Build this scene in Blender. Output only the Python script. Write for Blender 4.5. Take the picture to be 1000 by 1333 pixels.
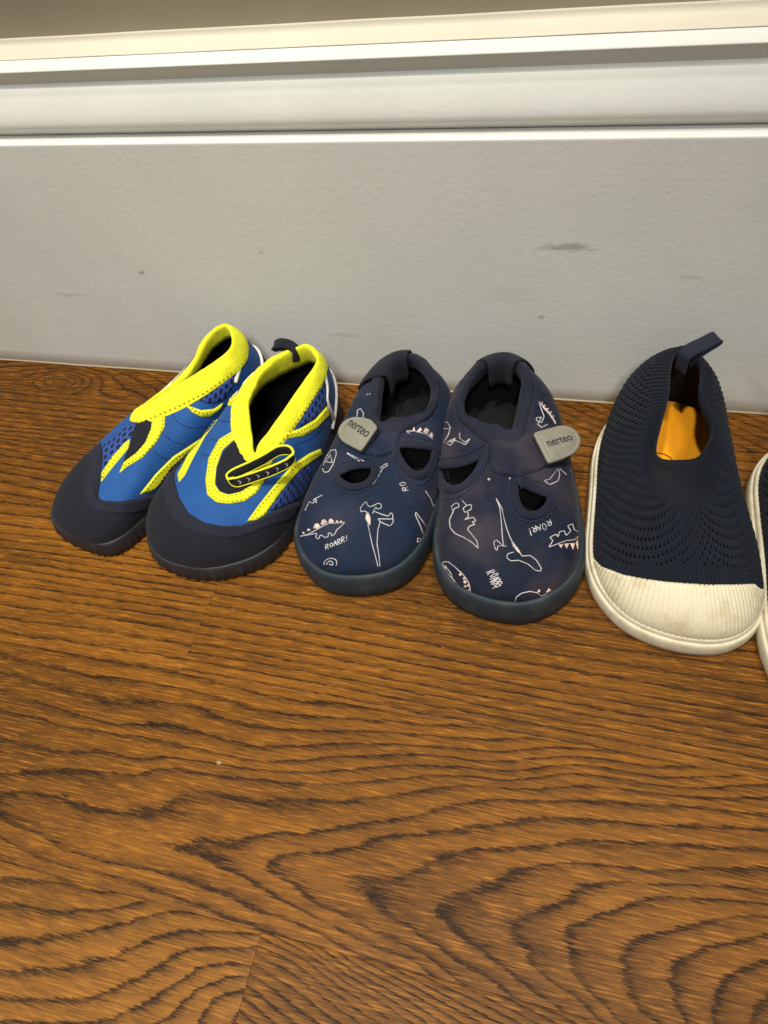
import bpy, bmesh, math, json, random
import numpy as np
from mathutils import Matrix, Vector
from mathutils.geometry import delaunay_2d_cdt
for o in list(bpy.data.objects): bpy.data.objects.remove(o, do_unlink=True)
S = bpy.context.scene
CM = 0.01                       # everything below is measured in centimetres and scaled once, when a mesh is made

# ---------------------------------------------------------------- camera (phone held over the shoes, tilted and turned a little)
cam = bpy.data.cameras.new('camera'); camo = bpy.data.objects.new('camera', cam); S.collection.objects.link(camo)
cam.sensor_fit = 'VERTICAL'; cam.sensor_height = 24.0; cam.lens = 16.744; cam.clip_start = 0.01; cam.clip_end = 50
right, down, fwd = (0.96586713,0.22862669,-0.12178061), (0.11037042,-0.78853725,-0.60500196), (-0.23434814,0.57091053,-0.78685584)
m = Matrix.Identity(4)
for i in range(3):
    m[i][0] = right[i]; m[i][1] = -down[i]; m[i][2] = -fwd[i]
m[2][3] = 30.15*CM; camo.matrix_world = m; S.camera = camo

# ---------------------------------------------------------------- light of the room: lamps overhead, soft bounce all round, and an added spot
W = bpy.data.worlds.new('World'); S.world = W; W.use_nodes = True
bg = W.node_tree.nodes['Background']; bg.inputs[0].default_value = (1.0, .985, .95, 1); bg.inputs[1].default_value = .15
def lamp(name, loc, aim, size, watts, col):
    L = bpy.data.lights.new(name, 'AREA'); L.shape = 'DISK'; L.size = size; L.energy = watts; L.color = col
    o = bpy.data.objects.new(name, L); S.collection.objects.link(o); o.location = loc
    o.rotation_euler = (Vector(aim)-Vector(loc)).to_track_quat('-Z', 'Y').to_euler(); return o
lamp('ceiling_lamp', (-1.6, -.45, 2.25), (-.1, .2, 0), .3, 20, (1, .955, .86))
lamp('ceiling_lamp', (.42, .2, 2.25), (0, .2, 0), .2, 20, (1, .955, .86))
lamp('ceiling_lamp', (.3, -1.6, 2.25), (0, .2, 0), .4, 31, (1, .965, .89))
sp = bpy.data.lights.new('added_spot', 'SPOT'); sp.energy = 165; sp.color = (1, .95, .85); sp.spot_size = math.radians(21); sp.spot_blend = 1; sp.shadow_soft_size = .06  # no known fixture: spot added for a brighter floor pool left of centre
so = bpy.data.objects.new('added_spot', sp); S.collection.objects.link(so); so.location = (-.3, -.33, 2.3)
so.rotation_euler = (Vector((-.16, .15, 0))-so.location).to_track_quat('-Z', 'Y').to_euler()
S.view_settings.view_transform = 'Standard'; S.view_settings.look = 'None'; S.view_settings.exposure = 0; S.view_settings.gamma = 1
S.view_settings.use_curve_mapping = False
S.cycles.use_denoising = True

# ---------------------------------------------------------------- shoe surfaces (centimetres)
# A shoe upper is a net of curves: each curve starts on the sole edge (p0), rises (p1), bends over (p2)
# and ends on the rim of the opening (p3).  a runs round the shoe (0 = toe, .25 = +x side, .5 = heel), r from sole to rim.
def pspline(ta, V, t):
    ta = np.asarray(ta, float); V = np.asarray(V, float); n = len(ta)
    h = np.roll(ta, -1) - ta; h[-1] += 1.0
    A = np.zeros((n, n)); B = np.zeros((n, V.shape[1]))
    for i in range(n):
        hm = h[i-1]; hp = h[i]
        A[i, (i-1) % n] += hm; A[i, i] += 2*(hm+hp); A[i, (i+1) % n] += hp
        B[i] = 6*((V[(i+1) % n]-V[i])/hp - (V[i]-V[i-1])/hm)
    M = np.linalg.solve(A, B)
    t = np.mod(np.asarray(t, float)-ta[0], 1.0)+ta[0]
    i = np.clip(np.searchsorted(ta, t, side='right')-1, 0, n-1); j = (i+1) % n
    x = (t-ta[i])[:, None]; hi = h[i][:, None]; y = hi-x
    return (M[i]*y**3+M[j]*x**3)/(6*hi)+(V[i]/hi-M[i]*hi/6)*y+(V[j]/hi-M[j]*hi/6)*x

class Shoe:
    def __init__(self, keys, foot):
        self.ta = [k[0] for k in keys]
        self.V = np.array([sum((list(p) for p in k[1:]), []) for k in keys], float)
        self.foot = foot           # (x, y, angle in degrees) of the shoe's base on the floor
        self.lump = None
    def cols(self, a):
        return pspline(self.ta, self.V, np.ravel(a)).reshape(-1, 4, 3)
    def raw(self, a, r):
        a = np.asarray(a, float); sh = a.shape
        C = self.cols(a); r = np.clip(np.ravel(np.asarray(r, float)), -.05, 1.05)[:, None]
        P = C[:, 0]*(1-r)**3+3*C[:, 1]*r*(1-r)**2+3*C[:, 2]*r*r*(1-r)+C[:, 3]*r**3
        return P.reshape(sh+(3,))
    def normal(self, a, r):
        e = 1e-3; a = np.asarray(a, float); r = np.asarray(r, float)
        du = self.raw(a+e, r)-self.raw(a-e, r)
        dv = self.raw(a, np.minimum(r+e, 1))-self.raw(a, np.maximum(r-e, 0))
        n = np.cross(du, dv); return n/(np.linalg.norm(n, axis=-1, keepdims=True)+1e-9)
    def at(self, a, r, off=0.0):
        P = self.raw(a, r); n = self.normal(a, r)
        if self.lump is not None:
            off = off+self.lump(P)
            off = np.asarray(off)
        return P+n*(off[..., None] if np.ndim(off) else off)
    def local(self, P):
        x, y, d = self.foot; c, s = math.cos(math.radians(d)), math.sin(math.radians(d))
        Q = np.asarray(P, float)-np.array([x, y, 0.0])
        return np.stack([Q[..., 0]*c+Q[..., 1]*s, -Q[..., 0]*s+Q[..., 1]*c, Q[..., 2]], -1)

def mirrored(keys, ax, tx, ty, deg, sc=1.0, px=0.0, py=29.0):
    """the other shoe of a pair: mirror across x = ax, then turn by deg about (px, py), scale and shift"""
    c, s = math.cos(math.radians(deg)), math.sin(math.radians(deg)); out = []
    for k in keys:
        col = []
        for p in k[1:]:
            x, y, z = 2*ax-p[0], p[1], p[2]
            x, y = (x-px)*sc, (y-py)*sc
            col.append((x*c-y*s+px+tx, x*s+y*c+py+ty, z*sc))
        out.append(((1-k[0]) % 1.0,)+tuple(col))
    return sorted(out, key=lambda q: q[0])

DINO_KEYS = [
 (.00, (-2.0,16.5,1.65), (-2.0,16.25,2.6), (-2.6,19.3,3.7), (-3.3,24.8,4.1)),
 (.07, (-.3,16.95,1.65),   (-.1,16.85,2.6),  (-1.6,19.9,3.7), (-3.1,24.6,4.1)),
 (.14, (1.0,18.6,1.6),   (1.2,18.6,2.6),  (-.5,21.,3.7),   (-2.75,24.5,4.1)),
 (.21, (1.15,20.9,1.4),   (1.3,21.,2.7),   (-.5,22.8,3.9),  (-2.5,24.7,4.1)),
 (.29, (.6,23.8,1.2),    (.8,24.,2.8),    (-.9,25.,4.),    (-2.4,25.5,4.15)),
 (.36, (-.1,26.6,1.2),   (0.1,26.8,2.9),   (-1.0,27.,4.15),   (-2.35,26.9,4.4)),
 (.43, (-1.3,28.9,1.2),  (-1.0,29.2,2.9), (-1.6,29.0,4.3),  (-2.5,28.4,4.75)),
 (.50, (-3.6,29.7,1.2),  (-3.6,30.2,2.9), (-3.65,29.9,4.3), (-3.65,29.1,4.9)),
 (.57, (-5.6,28.5,1.2),  (-6.1,28.8,2.9), (-5.7,28.6,4.3),  (-4.85,28.2,4.75)),
 (.64, (-6.2,26.3,1.2),  (-6.6,26.5,2.9), (-6.1,26.8,4.1), (-5.35,26.8,4.4)),
 (.71, (-6.1,23.9,1.2),  (-6.4,24.,2.7),  (-5.9,25.,3.8),  (-5.2,25.6,4.1)),
 (.79, (-5.7,21.2,1.4),  (-6.,21.2,2.6),  (-5.,23.2,3.8),  (-4.65,25.15,4.1)),
 (.86, (-5.3,18.8,1.6), (-5.6,18.7,2.6), (-4.4,21.2,3.7), (-4.1,24.9,4.1)),
 (.93, (-4.1,17.05,1.65),  (-4.2,16.9,2.6),  (-3.5,19.8,3.7), (-3.65,24.8,4.1)),
]
KNIT_KEYS = [
 (.00, (6.0,16.35,.9), (6.0,16.0,2.5), (5.6,18.3,3.7), (5.0,23.2,4.6)),
 (.07, (7.9,16.8,.9),  (8.1,16.6,2.4), (6.9,18.9,3.7), (5.5,23.3,4.6)),
 (.14, (9.0,18.5,.9),  (9.2,18.5,2.3), (7.5,20.5,3.8), (5.95,23.6,4.65)),
 (.21, (9.0,21.,.9),   (9.0,21.,2.4),  (7.6,22.6,4.0), (6.35,24.4,4.8)),
 (.29, (8.5,24.,.9),   (8.4,24.2,2.6), (7.3,25.,4.2),  (6.4,25.5,5.0)),
 (.36, (8.1,27.,.9),   (8.1,27.,2.7),   (7.2,27.1,4.8),  (5.9,26.9,5.4)),
 (.43, (7.3,29.4,.9),  (7.3,29.4,2.8), (7.1,29.1,5.1), (5.9,28.5,5.7)),
 (.50, (5.2,30.5,.9),  (5.2,30.9,2.7), (5.15,30.7,5.1),(5.15,29.4,5.9)),
 (.57, (3.,29.6,.9),   (2.5,29.8,2.9),(2.9,29.6,5.4), (4.5,28.6,5.8)),
 (.64, (1.9,27.2,.9),   (1.7,27.3,2.8), (2.8,27.3,5.0), (4.4,26.8,5.5)),
 (.71, (1.8,24.2,.9),  (1.7,24.4,2.4), (2.9,25.2,4.4), (4.2,25.4,5.15)),
 (.79, (1.8,21.2,.9),  (1.75,21.4,2.3),(2.9,23.4,4.1), (4.0,24.2,4.85)),
 (.86, (2.1,19.,.9),   (2.1,19.,2.3),  (3.2,21.,3.8),  (4.05,23.4,4.65)),
 (.93, (3.6,17.,.9),   (3.5,16.8,2.4), (4.3,19.1,3.7), (4.5,23.15,4.6)),
]
WATER2_KEYS = [
 (.00, (-17.6,16.4,.6), (-17.7,15.9,2.0), (-16.7,18.2,3.3), (-15.0,21.3,4.3)),
 (.07, (-15.6,16.9,.6), (-15.4,16.6,1.9), (-15.1,18.8,3.4), (-14.8,21.7,4.4)),
 (.14, (-14.0,18.3,.6), (-13.6,18.2,2.0), (-14.0,20.3,3.8), (-14.4,22.6,4.6)),
 (.21, (-13.5,20.6,.6), (-13.0,20.7,2.2), (-13.4,22.4,4.1), (-14.0,23.8,4.9)),
 (.29, (-13.1,23.4,.6), (-12.6,23.6,2.4), (-12.9,24.6,4.3), (-13.6,25.2,5.1)),
 (.36, (-13.1,26.0,.6), (-12.5,26.3,2.4), (-12.7,26.6,4.4), (-13.2,26.5,5.4)),
 (.43, (-13.2,28.1,.6), (-13.0,28.5,2.4), (-12.9,28.2,4.4), (-13.3,27.6,5.6)),
 (.50, (-14.3,29.3,.6), (-14.2,29.8,2.4), (-14.2,29.1,4.4), (-14.2,28.3,5.6)),
 (.57, (-16.2,28.7,.6), (-16.4,29.1,2.4), (-16.1,28.5,4.3), (-15.4,27.8,5.4)),
 (.64, (-17.5,26.8,.6), (-17.9,27.0,2.4), (-17.5,26.8,4.2), (-16.5,26.5,5.2)),
 (.71, (-18.8,24.4,.6), (-19.2,24.6,2.4), (-18.4,24.9,4.1), (-17.0,25.0,5.0)),
 (.79, (-20.2,21.6,.6), (-20.6,21.6,2.3), (-18.8,22.6,3.9), (-16.8,23.4,4.8)),
 (.86, (-21.1,19.2,.6), (-21.5,19.0,2.2), (-19.5,20.4,3.6), (-16.2,22.2,4.5)),
 (.93, (-20.0,17.0,.6), (-20.3,16.7,2.1), (-18.4,18.8,3.4), (-15.5,21.5,4.3)),
]
WATER1_KEYS = [
 (.00, (-24.2,17.1,.6), (-24.2,16.4,1.9), (-24.0,19.3,3.3), (-22.9,23.6,4.2)),
 (.07, (-22.8,17.2,.6), (-22.5,16.9,1.9), (-22.5,19.3,3.4), (-22.3,23.9,4.4)),
 (.14, (-22.0,18.4,.6), (-21.8,18.3,2.0), (-21.3,20.3,3.8), (-21.6,24.5,4.6)),
 (.21, (-21.2,20.5,.6), (-20.9,20.5,2.2), (-20.0,22.0,4.0), (-20.8,25.3,4.8)),
 (.29, (-20.1,23.0,.6), (-19.6,23.1,2.4), (-18.6,24.0,4.3), (-19.8,26.0,5.1)),
 (.36, (-18.9,25.8,.6), (-18.3,26.1,2.4), (-17.8,26.3,4.4), (-18.7,26.9,5.5)),
 (.43, (-17.9,28.2,.6), (-17.5,28.6,2.4), (-17.4,28.2,4.6), (-18.2,27.9,5.9)),
 (.50, (-18.2,29.9,.6), (-18.1,30.5,2.4), (-18.5,29.9,4.8), (-19.0,29.0,6.1)),
 (.57, (-20.2,29.5,.6), (-20.4,29.9,2.4), (-20.3,29.4,4.7), (-19.8,28.6,5.9)),
 (.64, (-21.9,27.9,.6), (-22.1,28.2,2.4), (-21.4,28.0,4.4), (-20.3,27.6,5.5)),
 (.71, (-23.5,25.7,.6), (-23.7,25.9,2.2), (-22.6,26.3,4.0), (-20.45,26.25,5.05)),
 (.79, (-25.1,23.2,.6), (-25.4,23.3,2.0), (-24.4,24.4,3.5), (-21.5,25.1,4.65)),
 (.86, (-26.8,20.4,.6), (-27.1,20.2,1.9), (-25.6,21.9,3.2), (-22.4,24.35,4.35)),
 (.93, (-26.8,18.1,.6), (-27.1,17.7,1.9), (-25.2,20.1,3.2), (-22.9,23.8,4.2)),
]
SHOES = {
 'D2': Shoe(DINO_KEYS, (-2.9, 22.8, 7.0)),
 'D1': Shoe(mirrored(DINO_KEYS, 0, -8.75-3.65, -0.1, 4.5, .965, 3.65, 29.0), (-9.2, 22.8, -2.0)),
 'K1': Shoe(KNIT_KEYS, (5.3, 23.2, 1.0)),
 'K2': Shoe(mirrored(KNIT_KEYS, 0, 11.75+5.2, -2.5, 8.6, 1.0, -5.2, 30.0), (12.2, 22.0, 0.0)),
 'W2': Shoe(WATER2_KEYS, (-16.0, 22.5, -14.0)),
 'W1': Shoe(WATER1_KEYS, (-21.4, 23.2, -24.0)),
}

# outlines of the panels and prints in surface coordinates (a, r); points of loops and labels in shoe coordinates (cm)
DATA = json.loads('''{"D1":{"lines":[[[-0.1225,0.1823],[-0.1127,0.2442],[-0.1045,0.2875],[-0.0996,0.3213],[-0.0949,0.3511],[-0.0911,0.3739],[-0.0874,0.3951],[-0.0836,0.415],[-0.0793,0.4311],
[-0.0749,0.4464],[-0.0703,0.4609],[-0.0615,0.4738],[-0.0523,0.4854],[-0.0444,0.4972],[-0.0362,0.5078]],[[-0.1222,0.1799],[-0.114,0.2311],[-0.1071,0.2681],[-0.1007,0.2981],
[-0.094,0.3269],[-0.0874,0.3519],[-0.0859,0.3163],[-0.0778,0.3243],[-0.0793,0.3593],[-0.0711,0.3648],[-0.0662,0.3626],[-0.0594,0.3866],[-0.0643,0.4009],[-0.0577,0.4136],
[-0.0525,0.3972],[-0.0469,0.4264],[-0.0483,0.4453],[-0.0434,0.4658],[-0.0397,0.4864],[-0.0358,0.5062]],[[-0.0027,0.5825],[-0.0079,0.5978],[-0.0048,0.6185],[0.0039,0.6375],
[0.0094,0.6194],[0.0203,0.606],[0.0282,0.6118]],[[-0.0027,0.5825],[0.0077,0.5872],[0.0153,0.5784]],[[0.0265,0.6084],[0.0334,0.6139],[0.0404,0.6187],[0.0495,0.6095],
[0.0528,0.5865],[0.0429,0.5847],[0.0356,0.6008],[0.033,0.5835],[0.0306,0.5658]],[[0.0153,0.5784],[0.015,0.5638],[0.0147,0.5491],[0.023,0.5211],[0.0299,0.5004],[0.0283,
0.5236],[0.0265,0.5461],[0.0221,0.5623],[0.0174,0.578]],[[0.0238,0.5119],[0.0262,0.4954],[0.0285,0.4785],[0.0307,0.4611],[0.0327,0.4432],[0.0346,0.4247],[0.0363,0.4056],
[0.038,0.3858],[0.0399,0.3639],[0.0417,0.3409],[0.0434,0.3168],[0.045,0.2913],[0.0465,0.264],[0.0479,0.2287],[0.0491,0.1891],[0.0501,0.1428]],[[0.0521,0.5036],[0.0501,
0.4819],[0.0482,0.4596],[0.0484,0.4416],[0.0484,0.4232],[0.0485,0.4042],[0.0485,0.3846],[0.0485,0.3643],[0.0496,0.3392],[0.0507,0.3128],[0.0516,0.2848],[0.0525,0.2546],
[0.0529,0.2198],[0.0531,0.1807],[0.0533,0.1348]],[[0.0356,0.5761],[0.0427,0.5666],[0.0496,0.5562],[0.0563,0.5449],[0.0639,0.5321],[0.0714,0.5179],[0.0752,0.5336],[0.0808,
0.5213],[0.0812,0.5031],[0.0816,0.4847],[0.0819,0.4658],[0.0747,0.452],[0.0679,0.4693],[0.061,0.4851],[0.0519,0.5083],[0.0459,0.5285],[0.0529,0.5225],[0.0599,0.5156],
[0.0667,0.5076],[0.0736,0.4985],[0.0804,0.4882]],[[0.1398,0.3884],[0.1365,0.3811],[0.1383,0.3504],[0.1401,0.3175],[0.142,0.2818],[0.144,0.242],[0.1457,0.1942],[0.1481,
0.1333],[0.1546,0],[0.1481,0],[0.1327,0.1535],[0.1296,0.1025],[0.1483,0],[0.1335,0.004],[0.1509,0],[0.1535,0],[0.1425,0],[0.1444,0],[0.1389,0],[0.1401,0]],[[0.1398,
0.3884],[0.1433,0.3522],[0.1469,0.3123],[0.1508,0.2671],[0.155,0.2134],[0.1595,0.1471],[0.1694,0.0055],[0.1853,0.0145],[0.1848,0.0055],[0.17,0],[0.1551,0.01]],[[-0.0472,
0.1333],[-0.0474,0.1866],[-0.0424,0.2136],[-0.0375,0.2371],[-0.0315,0.2402],[-0.0256,0.2418],[-0.0208,0.2147],[-0.021,0.1781]],[[-0.0421,0.1493],[-0.0375,0.2075],[-0.0306,
0.2103],[-0.0272,0.1692],[-0.0357,0.1699]],[[-0.1469,0.3484],[-0.1499,0.3735],[-0.1507,0.3963],[-0.1516,0.4176],[-0.1374,0.4487],[-0.1384,0.4682],[-0.1395,0.4869],
[-0.1285,0.4817],[-0.1453,0.4551],[-0.1395,0.4869],[-0.1341,0.5149],[-0.1289,0.5399]],[[0.0043,0.7216],[0.0053,0.7336],[0.0063,0.7456],[0.0074,0.7574],[0.0103,0.7714],
[0.0133,0.7853],[0.0219,0.7931],[0.0308,0.8004],[0.0403,0.8054],[0.05,0.8098],[0.0554,0.7973],[0.0443,0.7937],[0.0333,0.7894],[0.0301,0.7783],[0.0271,0.7671],[0.0242,
0.7558],[0.0194,0.7422],[0.0149,0.7283],[0.0083,0.7179]],[[0.183,0.398],[0.1873,0.3496],[0.1919,0.2953],[0.1972,0.2308],[0.1983,0.1888],[0.2001,0.1365],[0.2046,0.05],
[0.2144,0.0191]],[[-0.0528,0.2867],[-0.0584,0.3198],[-0.0537,0.3377],[-0.051,0.3266],[-0.0556,0.3037]],[[-0.054,0.31],[-0.0472,0.3082]],[[-0.0477,0.3328],[-0.0487,0.349],
[-0.0459,0.3582],[-0.0424,0.3501],[-0.0419,0.3324],[-0.0443,0.3244],[-0.0477,0.3328]],[[-0.0384,0.3402],[-0.0399,0.3615],[-0.0416,0.3818],[-0.0327,0.3571]],[[-0.0398,
0.3568],[-0.036,0.3679]],[[-0.0306,0.3584],[-0.0337,0.376],[-0.0369,0.3927],[-0.0319,0.4057],[-0.0289,0.3935],[-0.0337,0.376]],[[-0.032,0.3804],[-0.0249,0.3735]],
[[-0.0235,0.3807],[-0.0265,0.3983],[-0.0297,0.415],[-0.0246,0.4267],[-0.0217,0.4143],[-0.0265,0.3983]],[[-0.0249,0.4022],[-0.0177,0.3942]],[[-0.0161,0.4146],[-0.0194,
0.4366]],[[-0.0145,0.4051],[-0.0151,0.4089]],[[0.1295,0.583],[0.1134,0.6081],[0.1111,0.6304],[0.1175,0.6239],[0.1214,0.5966]],[[0.1207,0.6044],[0.1273,0.611]],[[0.1154,
0.6381],[0.1058,0.6537],[0.1041,0.6662],[0.1126,0.662],[0.1227,0.6429],[0.1239,0.6314],[0.1154,0.6381]],[[-0.2191,0.4835],[-0.2283,0.4738],[-0.238,0.461],[-0.2482,0.4445],
[-0.2499,0.4744],[-0.2523,0.5008],[-0.2336,0.6029],[-0.2126,0.6452],[-0.204,0.6488],[-0.1958,0.6509],[-0.188,0.6514],[-0.1806,0.6502],[-0.1771,0.6384],[-0.1739,0.6261],
[-0.1709,0.6134],[-0.1832,0.5652],[-0.2091,0.4967]],[[-0.2337,0.5383],[-0.2106,0.5961],[-0.1896,0.6352],[-0.206,0.5786],[-0.2247,0.5002],[-0.2275,0.5135],[-0.2305,0.5262],
[-0.2337,0.5383]],[[-0.3517,0.8173],[-0.3496,0.8905],[-0.3408,0.9418]],[[-0.2978,0.7493],[-0.3088,0.7379],[-0.3192,0.7264],[-0.3177,0.7727],[-0.2988,0.8319],[-0.2822,
0.8432]],[[-0.1709,0.7716],[-0.1533,0.7908],[-0.1367,0.8019],[-0.1215,0.8078],[-0.1069,0.8104],[-0.0925,0.8109],[-0.0779,0.8103],[-0.0623,0.8092],[-0.0581,0.7954],
[-0.0735,0.7984],[-0.0881,0.801],[-0.1024,0.8028],[-0.1172,0.8022],[-0.1328,0.7986],[-0.1496,0.7894],[-0.1677,0.7719]],[[0.1125,0.9658],[0.1292,0.9498],[0.1439,0.9305],
[0.1619,0.9143],[0.1788,0.894],[0.1945,0.8702],[0.2086,0.8401],[0.2213,0.8092],[0.2328,0.7766],[0.2399,0.7419],[0.2466,0.7052],[0.2529,0.6662]],[[0.1125,0.9658],[0.1295,
0.9432],[0.147,0.9202],[0.1627,0.8919]]],"fills":[[[-0.1009,0.3535],[-0.1031,0.386],[-0.0973,0.4073],[-0.0886,0.4042],[-0.0925,0.3765]],[[-0.0894,0.414],[-0.0927,0.4411],
[-0.0873,0.4598],[-0.079,0.4569],[-0.0776,0.4411]],[[-0.0764,0.4561],[-0.0771,0.478],[-0.0717,0.4894],[-0.0638,0.4836],[-0.0654,0.4703]],[[-0.1116,0.2913],[-0.112,0.3168],
[-0.1042,0.3296]],[[-0.119,0.2248],[-0.1222,0.2414],[-0.1136,0.2606]],[[-0.0591,0.4839],[-0.0593,0.4983],[-0.0513,0.4933]],[[-0.0498,0.4949],[-0.0489,0.5072],[-0.0413,
0.5034]],[[0.015,0.5701],[0.0171,0.5444],[0.0253,0.5159],[0.0285,0.5101],[0.0259,0.5446],[0.0188,0.5694]],[[0.1342,0.9453],[0.1435,0.9685],[0.1551,0.9323]],[[0.1748,
0.9026],[0.1849,0.9242],[0.1926,0.8796]],[[0.1986,0.868],[0.2165,0.882],[0.2241,0.8368],[0.2087,0.8414]],[[0.2256,0.8139],[0.2396,0.8354],[0.2527,0.7855],[0.2444,0.7486]],
[[0.246,0.7311],[0.2578,0.7359],[0.2608,0.6885],[0.2542,0.6713]]],"holes":[[[0.0842,0.8518],[0.0962,0.8503],[0.1083,0.8476],[0.1203,0.8435],[0.1323,0.8376],[0.1444,
0.8294],[0.1565,0.8186],[0.1681,0.7973],[0.1791,0.7735],[0.1896,0.7476],[0.1996,0.7204],[0.209,0.6926],[0.2179,0.6646],[0.2263,0.636],[0.2345,0.6062],[0.2426,0.5743],
[0.2393,0.5603],[0.236,0.5467],[0.2328,0.5336],[0.2297,0.5208],[0.2265,0.5085],[0.2234,0.4967],[0.2176,0.4988],[0.2118,0.5016],[0.2059,0.5053],[0.1999,0.5096],[0.194,
0.5144],[0.1857,0.5449],[0.1773,0.5735],[0.1689,0.6],[0.1604,0.6241],[0.1535,0.6538],[0.1463,0.6813],[0.1389,0.7066],[0.1313,0.7297],[0.1233,0.7509],[0.118,0.7697],
[0.1123,0.7877],[0.1061,0.8049],[0.0994,0.8213],[0.0921,0.8369]],[[-0.1102,0.6916],[-0.1069,0.7032],[-0.1036,0.7144],[-0.1001,0.7252],[-0.0965,0.7357],[-0.0928,0.746],
[-0.0888,0.7559],[-0.0806,0.7604],[-0.0721,0.7645],[-0.0629,0.7684],[-0.053,0.772],[-0.0424,0.7752],[-0.0312,0.7778],[-0.0301,0.7671],[-0.0291,0.7565],[-0.0282,0.7457],
[-0.0273,0.7349],[-0.0364,0.7289],[-0.045,0.7223],[-0.0531,0.7151],[-0.0606,0.7076],[-0.0677,0.6997],[-0.0764,0.6991],[-0.085,0.6982],[-0.0934,0.6968],[-0.1017,0.6947]]],
"strap":[[[0.1107,1],[0.073,1],[0.0331,1],[-0.0189,1],[-0.0367,1],[-0.0567,1],[-0.1011,1],[-0.1511,1],[-0.1728,1],[-0.1754,0.9977],[-0.2078,0.9823],[-0.231,0.9546],
[-0.2479,0.9189],[-0.2611,0.8782],[-0.2723,0.8333],[-0.2825,0.7843],[-0.2922,0.7305],[-0.302,0.6695],[-0.2997,0.636],[-0.2978,0.6007],[-0.2967,0.5625],[-0.2964,0.5195],
[-0.2774,0.5882],[-0.2581,0.6429],[-0.2377,0.6886],[-0.2174,0.7392],[-0.1964,0.7788],[-0.1752,0.8071],[-0.1543,0.8244],[-0.1348,0.8322],[-0.1169,0.8334],[-0.1008,0.8381],
[-0.0842,0.8408],[-0.0662,0.8424],[-0.0453,0.8434],[-0.0221,0.8431],[0.0011,0.8407],[0.0174,0.8455],[0.0335,0.8491],[0.0492,0.8517],[0.0648,0.8532],[0.0802,0.8535],[0.083,
0.8685],[0.086,0.8837],[0.0891,0.8989],[0.0924,0.9142],[0.0958,0.9297],[0.0994,0.9454],[0.1012,0.9624],[0.103,0.9796],[0.1047,0.997],[0.1064,1],[0.1083,1]]],
"tbar":[[[0.0958,1],[0.0977,1],[0.0995,1],[0.101,0.9992],[0.1022,0.9836],[0.1031,0.9679],[0.1036,0.9521],[0.0979,0.9381],[0.0925,0.9243],[0.0875,0.9107],[0.0827,0.8972],
[0.0782,0.8838],[0.074,0.8705],[0.0754,0.8535],[0.0765,0.8364],[0.0773,0.8192],[0.078,0.8019]],[[-0.0411,1],[-0.06,1],[-0.1,1],[-0.0927,1],[-0.086,0.9839],[-0.0812,
0.9678],[-0.0701,0.9508],[-0.0606,0.9346],[-0.0526,0.919],[-0.0459,0.9038],[-0.0402,0.8889],[-0.0353,0.8742],[-0.0312,0.8596],[-0.0277,0.8446],[-0.0246,0.8296],[-0.0219,
0.8145],[-0.0195,0.7993],[-0.0174,0.7841]]],"tab":[[-0.025,1.007,4.5],[-0.531,1.569,4.35],[-1.054,1.849,4.159],[-1.656,2.05,3.925],[-2.103,2.01,3.729],[-2.385,1.724,
3.574],[-2.43,1.281,3.502],[-2.192,0.828,3.55],[-1.846,0.456,3.654],[-1.221,0.03,3.871],[-0.569,-0.392,4.1]],"tabtext":[[-1.918,1.561,3.755],[-0.451,0.386,4.243],[-1.755,
1.923,3.868]]},"D2":{"lines":[[[-0.1397,0.4968],[-0.1338,0.5384],[-0.1225,0.574],[-0.1155,0.5652],[-0.1277,0.523],[-0.1271,0.508],[-0.135,0.5007]],[[-0.1271,0.508],
[-0.1275,0.486],[-0.1279,0.4633],[-0.1283,0.4399],[-0.1245,0.4328],[-0.1209,0.425],[-0.1174,0.4165],[-0.1086,0.4243],[-0.1003,0.4287],[-0.0924,0.4408],[-0.0848,0.4505],
[-0.0775,0.4581],[-0.0707,0.4616],[-0.0642,0.4638],[-0.0579,0.4649],[-0.0526,0.461],[-0.0475,0.4563],[-0.0425,0.4511],[-0.0454,0.47],[-0.0484,0.4882],[-0.0541,0.4957],
[-0.06,0.5024],[-0.0662,0.5082],[-0.0747,0.5126],[-0.0718,0.5359],[-0.0656,0.5497],[-0.0593,0.5626],[-0.0685,0.5632],[-0.059,0.5799],[-0.0674,0.5904],[-0.0745,0.5764],
[-0.0814,0.5611],[-0.0882,0.5445],[-0.0804,0.5761],[-0.0863,0.5934],[-0.0943,0.5753],[-0.1024,0.5833],[-0.0942,0.6164],[-0.0804,0.6366],[-0.0789,0.6133],[-0.087,0.5968]],
[[-0.1132,0.6094],[-0.1047,0.6118],[-0.0965,0.6126]],[[-0.0065,0.7172],[-0.0027,0.7064],[0.0009,0.6954],[0.0044,0.6841],[0.0054,0.6718],[0.0063,0.6594],[0.0072,0.6469],
[0.008,0.6343],[0.0082,0.6215],[0.0083,0.6085],[0.0085,0.5954],[0.0086,0.5821],[0.0087,0.5686],[0.0088,0.5549],[0.0089,0.541],[0.009,0.5268],[0.0104,0.5125],[0.0118,
0.4979]],[[-0.0065,0.7172],[-0.0015,0.7077],[0.0033,0.6979],[0.0078,0.6878],[0.0121,0.6773],[0.0135,0.6649],[0.0148,0.6524],[0.016,0.6397],[0.0171,0.6268],[0.0187,0.6138],
[0.0202,0.6005],[0.0216,0.5871],[0.023,0.5735],[0.0254,0.5574],[0.0278,0.541],[0.0299,0.5242],[0.034,0.5091],[0.0378,0.4935],[0.0415,0.4773],[0.0434,0.4631],[0.0453,
0.4485],[0.0471,0.4336],[0.0525,0.431],[0.0579,0.4278],[0.0632,0.4242],[0.0682,0.4041],[0.0729,0.3829],[0.0745,0.3632],[0.0761,0.3425],[0.0777,0.3208],[0.075,0.302],
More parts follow.
